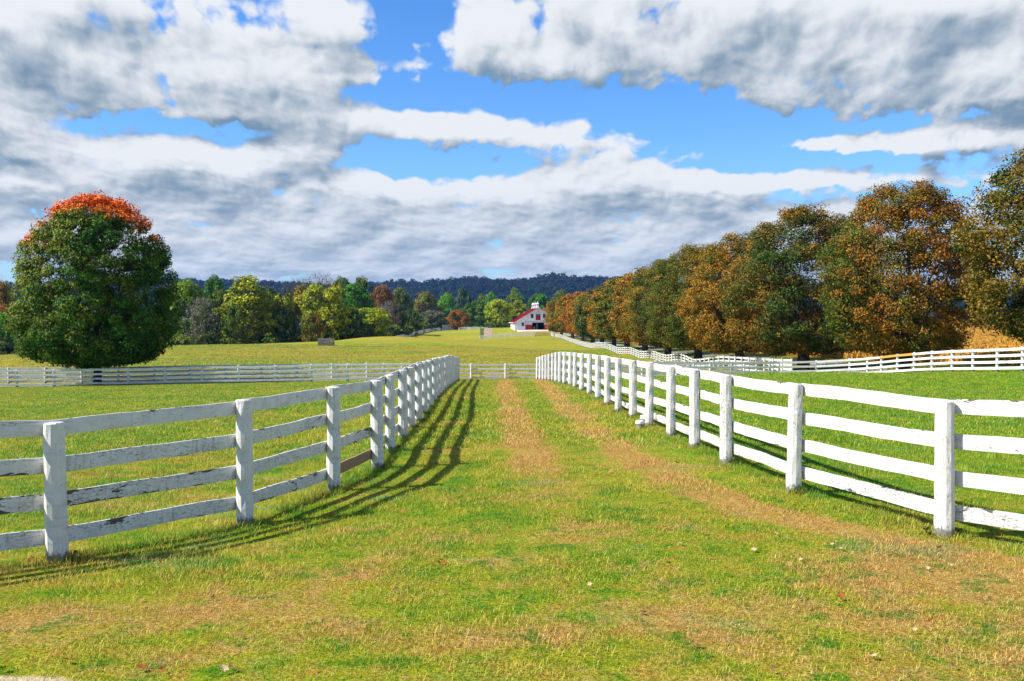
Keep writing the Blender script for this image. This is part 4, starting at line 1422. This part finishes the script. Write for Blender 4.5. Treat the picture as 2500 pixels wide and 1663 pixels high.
def bare(seed):
    rnd = random.Random(seed)
    b = MB()
    b.tube([(0, 0, -.5), (0, 0, 3), (.1, 0, 6.2)], [.42, .36, .3], 7)
    for i in range(6):
        a = rnd.uniform(0, 6.28)
        limbs(b, Vector((.05, 0, rnd.uniform(4.5, 6.2))), Vector((math.cos(a) * .6, math.sin(a) * .6, 1)).normalized(), .24, 2.9, 5, rnd, .62, 5, .12)
    return b.mesh('trunk', M['twig'], True)


bm_ = [bare(5), bare(9)]
bc_ = leaf_cloud('crown', [(6, 1.5), (8, 3.5), (11, 3.8), (13.5, 2)], 900, .24, 90, .7, 5, M['leaf'], .2, .5)
for i, (u, t, d, w_, lb) in enumerate([(778, 650, 262, 1.15, 'tallest bare tree, spreading above the left wood edge'), (808, 663, 268, .9, 'bare tree leaning right of the tallest bare one'),
                                       (734, 661, 262, .8, 'bare tree left of the tallest bare one'), (705, 670, 265, .75, 'leftmost of the bare trees in the middle of the wood edge'),
                                       (657, 681, 262, .6, 'small bare top showing between two dark trees'), (432, 662, 262, .9, 'bare tree showing beside the right side of the maple'),
                                       (475, 671, 275, .7, 'small bare brownish tree above the yellow-green tree')]):
    x = (u - 1250) / F * d
    z0 = g1(x, d)
    h = HC + (VH - t) / F * d - z0
    put_tree('bare_tree', lb, x, d, bc_, bm_[i % 2], w_ * 1.05, i * 1.3, (.10, .09, .05), (.17, .15, .06), 0, sz=h / 15.0, z=z0)

# ------------------------------------------------------------------ scattering by geometry nodes
def scatter(name, pts, src, rz, sc, kind='stuff', tilt=0.0, seed=1):
    """one object: every point carries one copy of one of the source meshes"""
    me = bpy.data.meshes.new(name)
    pts = np.asarray(pts, dtype=np.float32)
    me.vertices.add(len(pts))
    me.vertices.foreach_set('co', pts.ravel())
    for an, arr in (('rz', rz), ('sc', sc)):
        at = me.attributes.new(an, 'FLOAT', 'POINT')
        at.data.foreach_set('value', np.asarray(arr, dtype=np.float32))
    o = link(name, me)
    ng = bpy.data.node_groups.new(name + '_nodes', 'GeometryNodeTree')
    ng.interface.new_socket('Geometry', in_out='INPUT', socket_type='NodeSocketGeometry')
    ng.interface.new_socket('Geometry', in_out='OUTPUT', socket_type='NodeSocketGeometry')
    N = ng.nodes; L = ng.links
    i_ = N.new('NodeGroupInput'); o_ = N.new('NodeGroupOutput')
    jn = N.new('GeometryNodeJoinGeometry')
    for s in src:
        so_ = bpy.data.objects.new(name + '_piece', s)
        oi = N.new('GeometryNodeObjectInfo')
        oi.inputs['Object'].default_value = so_
        oi.inputs['As Instance'].default_value = True
        L.new(oi.outputs['Geometry'], jn.inputs[0])
    ip = N.new('GeometryNodeInstanceOnPoints')
    ip.inputs['Pick Instance'].default_value = True
    L.new(i_.outputs[0], ip.inputs['Points'])
    L.new(jn.outputs[0], ip.inputs['Instance'])
    rv = N.new('FunctionNodeRandomValue'); rv.data_type = 'INT'
    rv.inputs['Min'].default_value = 0 if False else 0
    for s_ in rv.inputs:
        if s_.name == 'Max' and s_.type == 'INT': s_.default_value = len(src) - 1
        if s_.name == 'Min' and s_.type == 'INT': s_.default_value = 0
    L.new([q for q in rv.outputs if q.type == 'INT'][0], ip.inputs['Instance Index'])
    a1 = N.new('GeometryNodeInputNamedAttribute'); a1.data_type = 'FLOAT'; a1.inputs['Name'].default_value = 'rz'
    a2 = N.new('GeometryNodeInputNamedAttribute'); a2.data_type = 'FLOAT'; a2.inputs['Name'].default_value = 'sc'
    cx = N.new('ShaderNodeCombineXYZ')
    L.new(a1.outputs[0], cx.inputs[2])
    L.new(cx.outputs[0], ip.inputs['Rotation'])
    L.new(a2.outputs[0], ip.inputs['Scale'])
    L.new(ip.outputs[0], o_.inputs[0])
    md = o.modifiers.new('scatter', 'NODES')
    md.node_group = ng
    return tag(o, kind=kind)


def grass_patch(seed, n, rad, h0, h1, w, lean=.5):
    r = np.random.default_rng(seed)
    a = r.random(n) * 6.283; q = rad * np.sqrt(r.random(n))
    bx_, by_ = np.cos(a) * q, np.sin(a) * q
    h = h0 + (h1 - h0) * r.random(n) ** 1.6
    dirn = r.random(n) * 6.283
    ln = h * lean * (0.3 + r.random(n))
    dx, dy = np.cos(dirn), np.sin(dirn)
    px_, py_ = -dy * w / 2, dx * w / 2
    z0 = np.full(n, -.012)
    B0 = np.stack([bx_ - px_, by_ - py_, z0], -1); B1 = np.stack([bx_ + px_, by_ + py_, z0], -1)
    m = np.stack([bx_ + dx * ln * .35, by_ + dy * ln * .35, h * .6], -1)
    off = np.stack([px_, py_, np.zeros(n)], -1) * .8
    tp_ = np.stack([bx_ + dx * ln, by_ + dy * ln, h * (1 - .15 * r.random(n))], -1)
    V = np.stack([B0, B1, m + off, m - off, tp_ + off * .15, tp_ - off * .15], 1).reshape(-1, 3)
    i6 = np.arange(n)[:, None] * 6
    Fc = np.concatenate([i6 + np.array([0, 1, 2, 3]), i6 + np.array([3, 2, 4, 5])], 0)
    rr_ = r.random(n)
    return mesh_from('grass_patch', V, Fc, M['grass'], False, {'rnd': ('FACE', np.concatenate([rr_, rr_]))})


def wedge(y0, y1, dens, half=.60, pad=1.2, seed=0):
    r = np.random.default_rng(seed)
    ymax = y1
    A = 0
    N_ = int(dens * ((half * y1 + pad) * 2) * (y1 - y0))
    y = y0 + (y1 - y0) * r.random(N_)
    x = (r.random(N_) * 2 - 1) * (half * y1 + pad)
    k = np.abs(x) < half * y + pad
    return x[k], y[k], r


short = [grass_patch(k, 130, .26, .008, .032, .0034, 1.3) for k in range(4)]
x, y, r = wedge(4.2, 17, 34, seed=1)
bare_w = 1.5 * .4 ** (((x + 1.75) / .55) ** 2 + ((y - 5.0) / .26) ** 2) + 1.2 * .4 ** (((x + 2.75) / .45) ** 2 + ((y - 5.25) / .15) ** 2)
k = (bare_w + r.normal(size=len(x)) * .15) < .55
x, y = x[k], y[k]
sc = (.75 + .5 * r.random(len(x))) * (1 + .55 * np.clip(vnoise(x * 1.3, y * 1.3) * 2, -.5, 1))
scatter('lawn_grass', np.stack([x, y, gz(x, y)], -1), short, r.random(len(x)) * 6.28, sc)
mid_ = [grass_patch(10 + k, 90, .55, .02, .055, .010, 1.2) for k in range(4)]
x, y, r = wedge(16.5, 64, 7, .62, 2, seed=2)
scatter('lawn_grass_far', np.stack([x, y, gz(x, y)], -1), mid_, r.random(len(x)) * 6.28, .8 + .5 * r.random(len(x)))
# taller grass in the paddocks and round the posts
tall = [grass_patch(20 + k, 60, .22, .05, .13, .005, .8) for k in range(3)]
x, y, r = wedge(6, 30, 5, .6, 1, seed=3)
lx = np.interp(y, [p[1] for p in lp], [p[0] for p in lp]); rx_ = np.interp(y, [p[1] for p in rp], [p[0] for p in rp])
k = (((x < lx - .1) | (x > rx_ + .1)) & (vnoise(x * .8, y * .8) > -.28))
x, y = x[k], y[k]
P1 = np.stack([x, y, gz(x, y)], -1)
ex = []
for pp in (lp, rp):
    for (qx, qy) in pp[:16]:
        for _ in range(9):
            a = random.uniform(0, 6.28)
            ex.append((qx + math.cos(a) * .14, qy + math.sin(a) * .14))
    for a, b in zip(pp[:14], pp[1:15]):
        for _ in range(20):
            t = random.random()
            ex.append((a[0] + (b[0] - a[0]) * t + random.uniform(-.12, .12), a[1] + (b[1] - a[1]) * t + random.uniform(-.12, .12)))
ex = np.array(ex)
P2 = np.c_[ex, gz(ex[:, 0], ex[:, 1])]
P1 = np.r_[P1, P2]
scatter('long_grass', P1, tall, rng.random(len(P1)) * 6.28, np.r_[.55 + .5 * rng.random(len(x)), (.40 + .60 * rng.random(len(P2)))])
weed = [leaf_cloud('weed', [(0, .10), (.03, .14), (.08, .09), (.12, .03)], 150, .035, 14, .035, 301 + k, M['under'], .3, .4) for k in range(3)]
wp = []
for pp in (lp, rp):
    for (qx, qy) in pp[:14]:
        for _ in range(random.randint(2, 4)):
            a = random.uniform(0, 6.28)
            wp.append((qx + math.cos(a) * .13, qy + math.sin(a) * .13))
wp = np.array(wp)
scatter('weeds', np.c_[wp, gz(wp[:, 0], wp[:, 1])], weed, rng.random(len(wp)) * 6.28, .3 + .4 * rng.random(len(wp)))
# far field: only the tops of the turf
fieldp = [grass_patch(30 + k, 70, 1.1, .05, .14, .03, .8) for k in range(3)]
x, y, r = wedge(68, 190, .9, .62, 4, seed=4)
k = (x < 30)
x, y = x[k], y[k]
scatter('field_grass', np.stack([x, y, gz(x, y)], -1), fieldp, r.random(len(x)) * 6.28, .8 + .5 * r.random(len(x)))

# ripe crop beyond the avenue
def crop_patch(seed):
    r = np.random.default_rng(seed)
    n = 170
    a = r.random(n) * 6.283; q = 1.0 * np.sqrt(r.random(n))
    h = .30 + .28 * r.random(n)
    c = np.stack([np.cos(a) * q, np.sin(a) * q, np.zeros(n)], -1)
    d = r.normal(size=(n, 3)) * .08
    w_ = np.stack([np.cos(a * 7), np.sin(a * 7), np.zeros(n)], -1) * .035
    top = c + d; top[:, 2] = h
    V = np.stack([c - w_ * .4, c + w_ * .4, top + w_, top - w_], 1).reshape(-1, 3)
    return mesh_from('crop_patch', V, np.arange(n * 4).reshape(n, 4), M['crop'])


cp_ = [crop_patch(k) for k in range(3)]
r = np.random.default_rng(8)
N_ = 26000
y = 60 + 200 * r.random(N_) ** 1.4
x = 31.5 + r.random(N_) * (y * .75 - 12)
scatter('crop_field', np.stack([x, y, gz(x, y)], -1), cp_, r.random(N_) * 6.28, .8 + .5 * r.random(N_))

# undergrowth at the foot of the wood edge, and the distant woods
BUSH = [(-.4, 1.4), (.5, 1.8), (1.4, 1.5), (2.2, .6)]
bush = [leaf_cloud('bush', BUSH, 900, .30, 30, .55, 101 + k, M['under'], .2, .3) for k in range(3)]
r = np.random.default_rng(9)
P = []
for (u0, u1, d0, d1, n) in ((395, 900, 226, 262, 420), (-120, 60, 232, 262, 120), (880, 1075, 285, 440, 260), (1195, 1260, 425, 470, 60)):
    u = u0 + (u1 - u0) * r.random(n); d = d0 + (d1 - d0) * r.random(n)
    if u0 == 880: d = np.interp(u, [880, 940, 985, 1042, 1078], [272, 284, 318, 398, 440]) + 6 + 30 * r.random(n)
    P.append(np.c_[(u - 1250) / F * d, d])
P = np.concatenate(P)
scatter('undergrowth', np.c_[P, gz(P[:, 0], P[:, 1])], bush, r.random(len(P)) * 6.28, .5 + 1.3 * r.random(len(P)) ** 2)
FARC = [(0, 3), (3, 5), (7, 5.2), (10, 3.6), (12, 1.2)]
farc = [leaf_cloud('far_crown', FARC, 600, 1.25, 26, 1.9, 111 + k, M['wood'], .18, .1) for k in range(4)]
r = np.random.default_rng(10)
N_ = 60000
y = 1150 + 1450 * r.random(N_)
x = (r.random(N_) * 2 - 1) * .78 * 2600
k = np.abs(x) < .78 * y + 100
k &= r.random(N_) < .55
x, y = x[k], y[k]
scatter('distant_wood', np.stack([x, y, gz(x, y) - 2], -1), farc, r.random(len(x)) * 6.28, 1.0 + 1.1 * r.random(len(x)) ** 3)
N_ = 2600
y = 500 + 500 * r.random(N_); x = (r.random(N_) * 2 - 1) * .72 * y
k = (vnoise(x * .012, y * .012) > -.12) & ~((x > 60) & (y < 800))
x, y = x[k], y[k]
scatter('valley_wood', np.stack([x, y, gz(x, y) - 1], -1), farc, r.random(len(x)) * 6.28, .75 + .5 * r.random(len(x)))

# ------------------------------------------------------------------ fallen leaves
def dead_leaf(seed, mat):
    r = random.Random(seed)
    tips = [(0, 1.0), (.45, .52), (1.0, .55), (.55, .12), (.72, -.45), (.18, -.32), (0, -.85), (-.18, -.32), (-.72, -.45), (-.55, .12), (-1.0, .55), (-.45, .52)]
    cu = r.uniform(.5, 1.1); tw = r.uniform(-.6, .6)
    vs = [(0, 0, .0)]
    for i, (x, y) in enumerate(tips):
        x *= r.uniform(.85, 1.1); y *= r.uniform(.85, 1.1)
        vs.append((x * .5, y * .5, (abs(x) ** 1.5 * cu * .45 + y * y * .25 * cu + x * y * tw * .4) * .5 + r.uniform(-.03, .05)))
    fs = [(0, i + 1, (i + 1) % 12 + 1) for i in range(12)]
    n0 = len(vs)
    vs += [(x, y, z - .012) for x, y, z in vs]
    fs += [(n0, n0 + (i + 1) % 12 + 1, n0 + i + 1) for i in range(12)]
    fs += [(i + 1, n0 + i + 1, n0 + (i + 1) % 12 + 1, (i + 1) % 12 + 1) for i in range(12)]
    return mesh_from('fallen_leaf', vs, fs, mat)


kinds = [('dead_leaf', 'curled brown dead leaf lying on the lane grass', 'brown fallen leaves on the lane', 62),
         ('pale_leaf', 'pale tan dead leaf lying on the lane grass', 'pale fallen leaves on the lane', 20),
         ('red_leaf', 'dark red dead leaf lying on the lane grass', 'red fallen leaves on the lane', 9)]
fixed = {'dead_leaf': [(1570, 1390), (1585, 1500), (1070, 1385), (1060, 1392), (2005, 1355), (1725, 1310), (1680, 1285), (1770, 1265), (1870, 1550), (1700, 1590), (1470, 1597), (960, 1455), (560, 1650), (2200, 1330), (2300, 1348), (1655, 1135), (1240, 1290), (1840, 1315)],
         'pale_leaf': [(1900, 1313), (1568, 1507), (2270, 1400), (1440, 1440), (1120, 1432), (1055, 1428), (540, 1655), (2140, 1620), (1845, 1352)],
         'red_leaf': [(1075, 1378), (1083, 1383), (70, 1375), (65, 1380), (390, 1652), (340, 1648), (2060, 1472), (160, 1630), (0, 1650)]}
for kd, lb, grp, n in kinds:
    ms = [dead_leaf(200 + k, M[kd]) for k in range(4)]
    for i in range(n):
        if i < len(fixed[kd]):
            u, v = fixed[kd][i]
        else:
            v = 1110 + 545 * random.random() ** .8
            u = random.uniform(300 if v > 1450 else 1150, 2450)
        d = HC * F / (v - 803)
        for _ in range(3):
            x = (u - 1250) / F * d
            zz = g1(x, d)
            d = (HC - zz) * F / (v - VH)
        x = (u - 1250) / F * d
        rxx = np.interp(d, [p[1] for p in rp], [p[0] for p in rp]); lxx = np.interp(d, [p[1] for p in lp], [p[0] for p in lp])
        s = random.uniform(.03, .055) if i >= len(fixed[kd]) else random.uniform(.05, .075)
        sd_ = 'left' if u < 900 else ('right' if u > 1650 else 'middle')
        bd_ = 'close to the bottom edge' if v > 1520 else ('at mid distance' if v > 1300 else 'farther up the lane')
        lb2 = lb.replace(' lying on the lane grass', f' on the lane grass, {sd_} side, {bd_}')
        grp2 = grp + f', {sd_}, {bd_}'
        lab = lb2 if lxx < x < rxx else lb.replace('lying on the lane grass', 'in the paddock grass beside the fence')
        gr_ = grp2 if lxx < x < rxx else grp.replace('on the lane', 'beyond the fences')
        o = link('fallen_leaf', ms[i % 4], None, (x, d, g1(x, d) + .028), (random.uniform(-.5, .5), random.uniform(-.5, .5), random.uniform(0, 6.28)), (s, s, s))
        tag(o, lab, 'leaf', gr_)

# ------------------------------------------------------------------ air
hz_m = bpy.data.materials.new('air')
hz_m.use_nodes = True
hz_m.node_tree.nodes.clear()
H_ = NT(hz_m.node_tree)
pv_ = H_.add('ShaderNodeVolumePrincipled')
pv_.inputs['Color'].default_value = (0.16, 0.38, 1.0, 1)
pv_.inputs['Density'].default_value = 0.00005
ho = H_.add('ShaderNodeOutputMaterial')
H_.l.new(pv_.outputs[0], ho.inputs['Volume'])
hb = MB().box(-9500, 9500, -150, 5400, -22, 165).build('haze', hz_m)
tag(hb, kind='stuff')
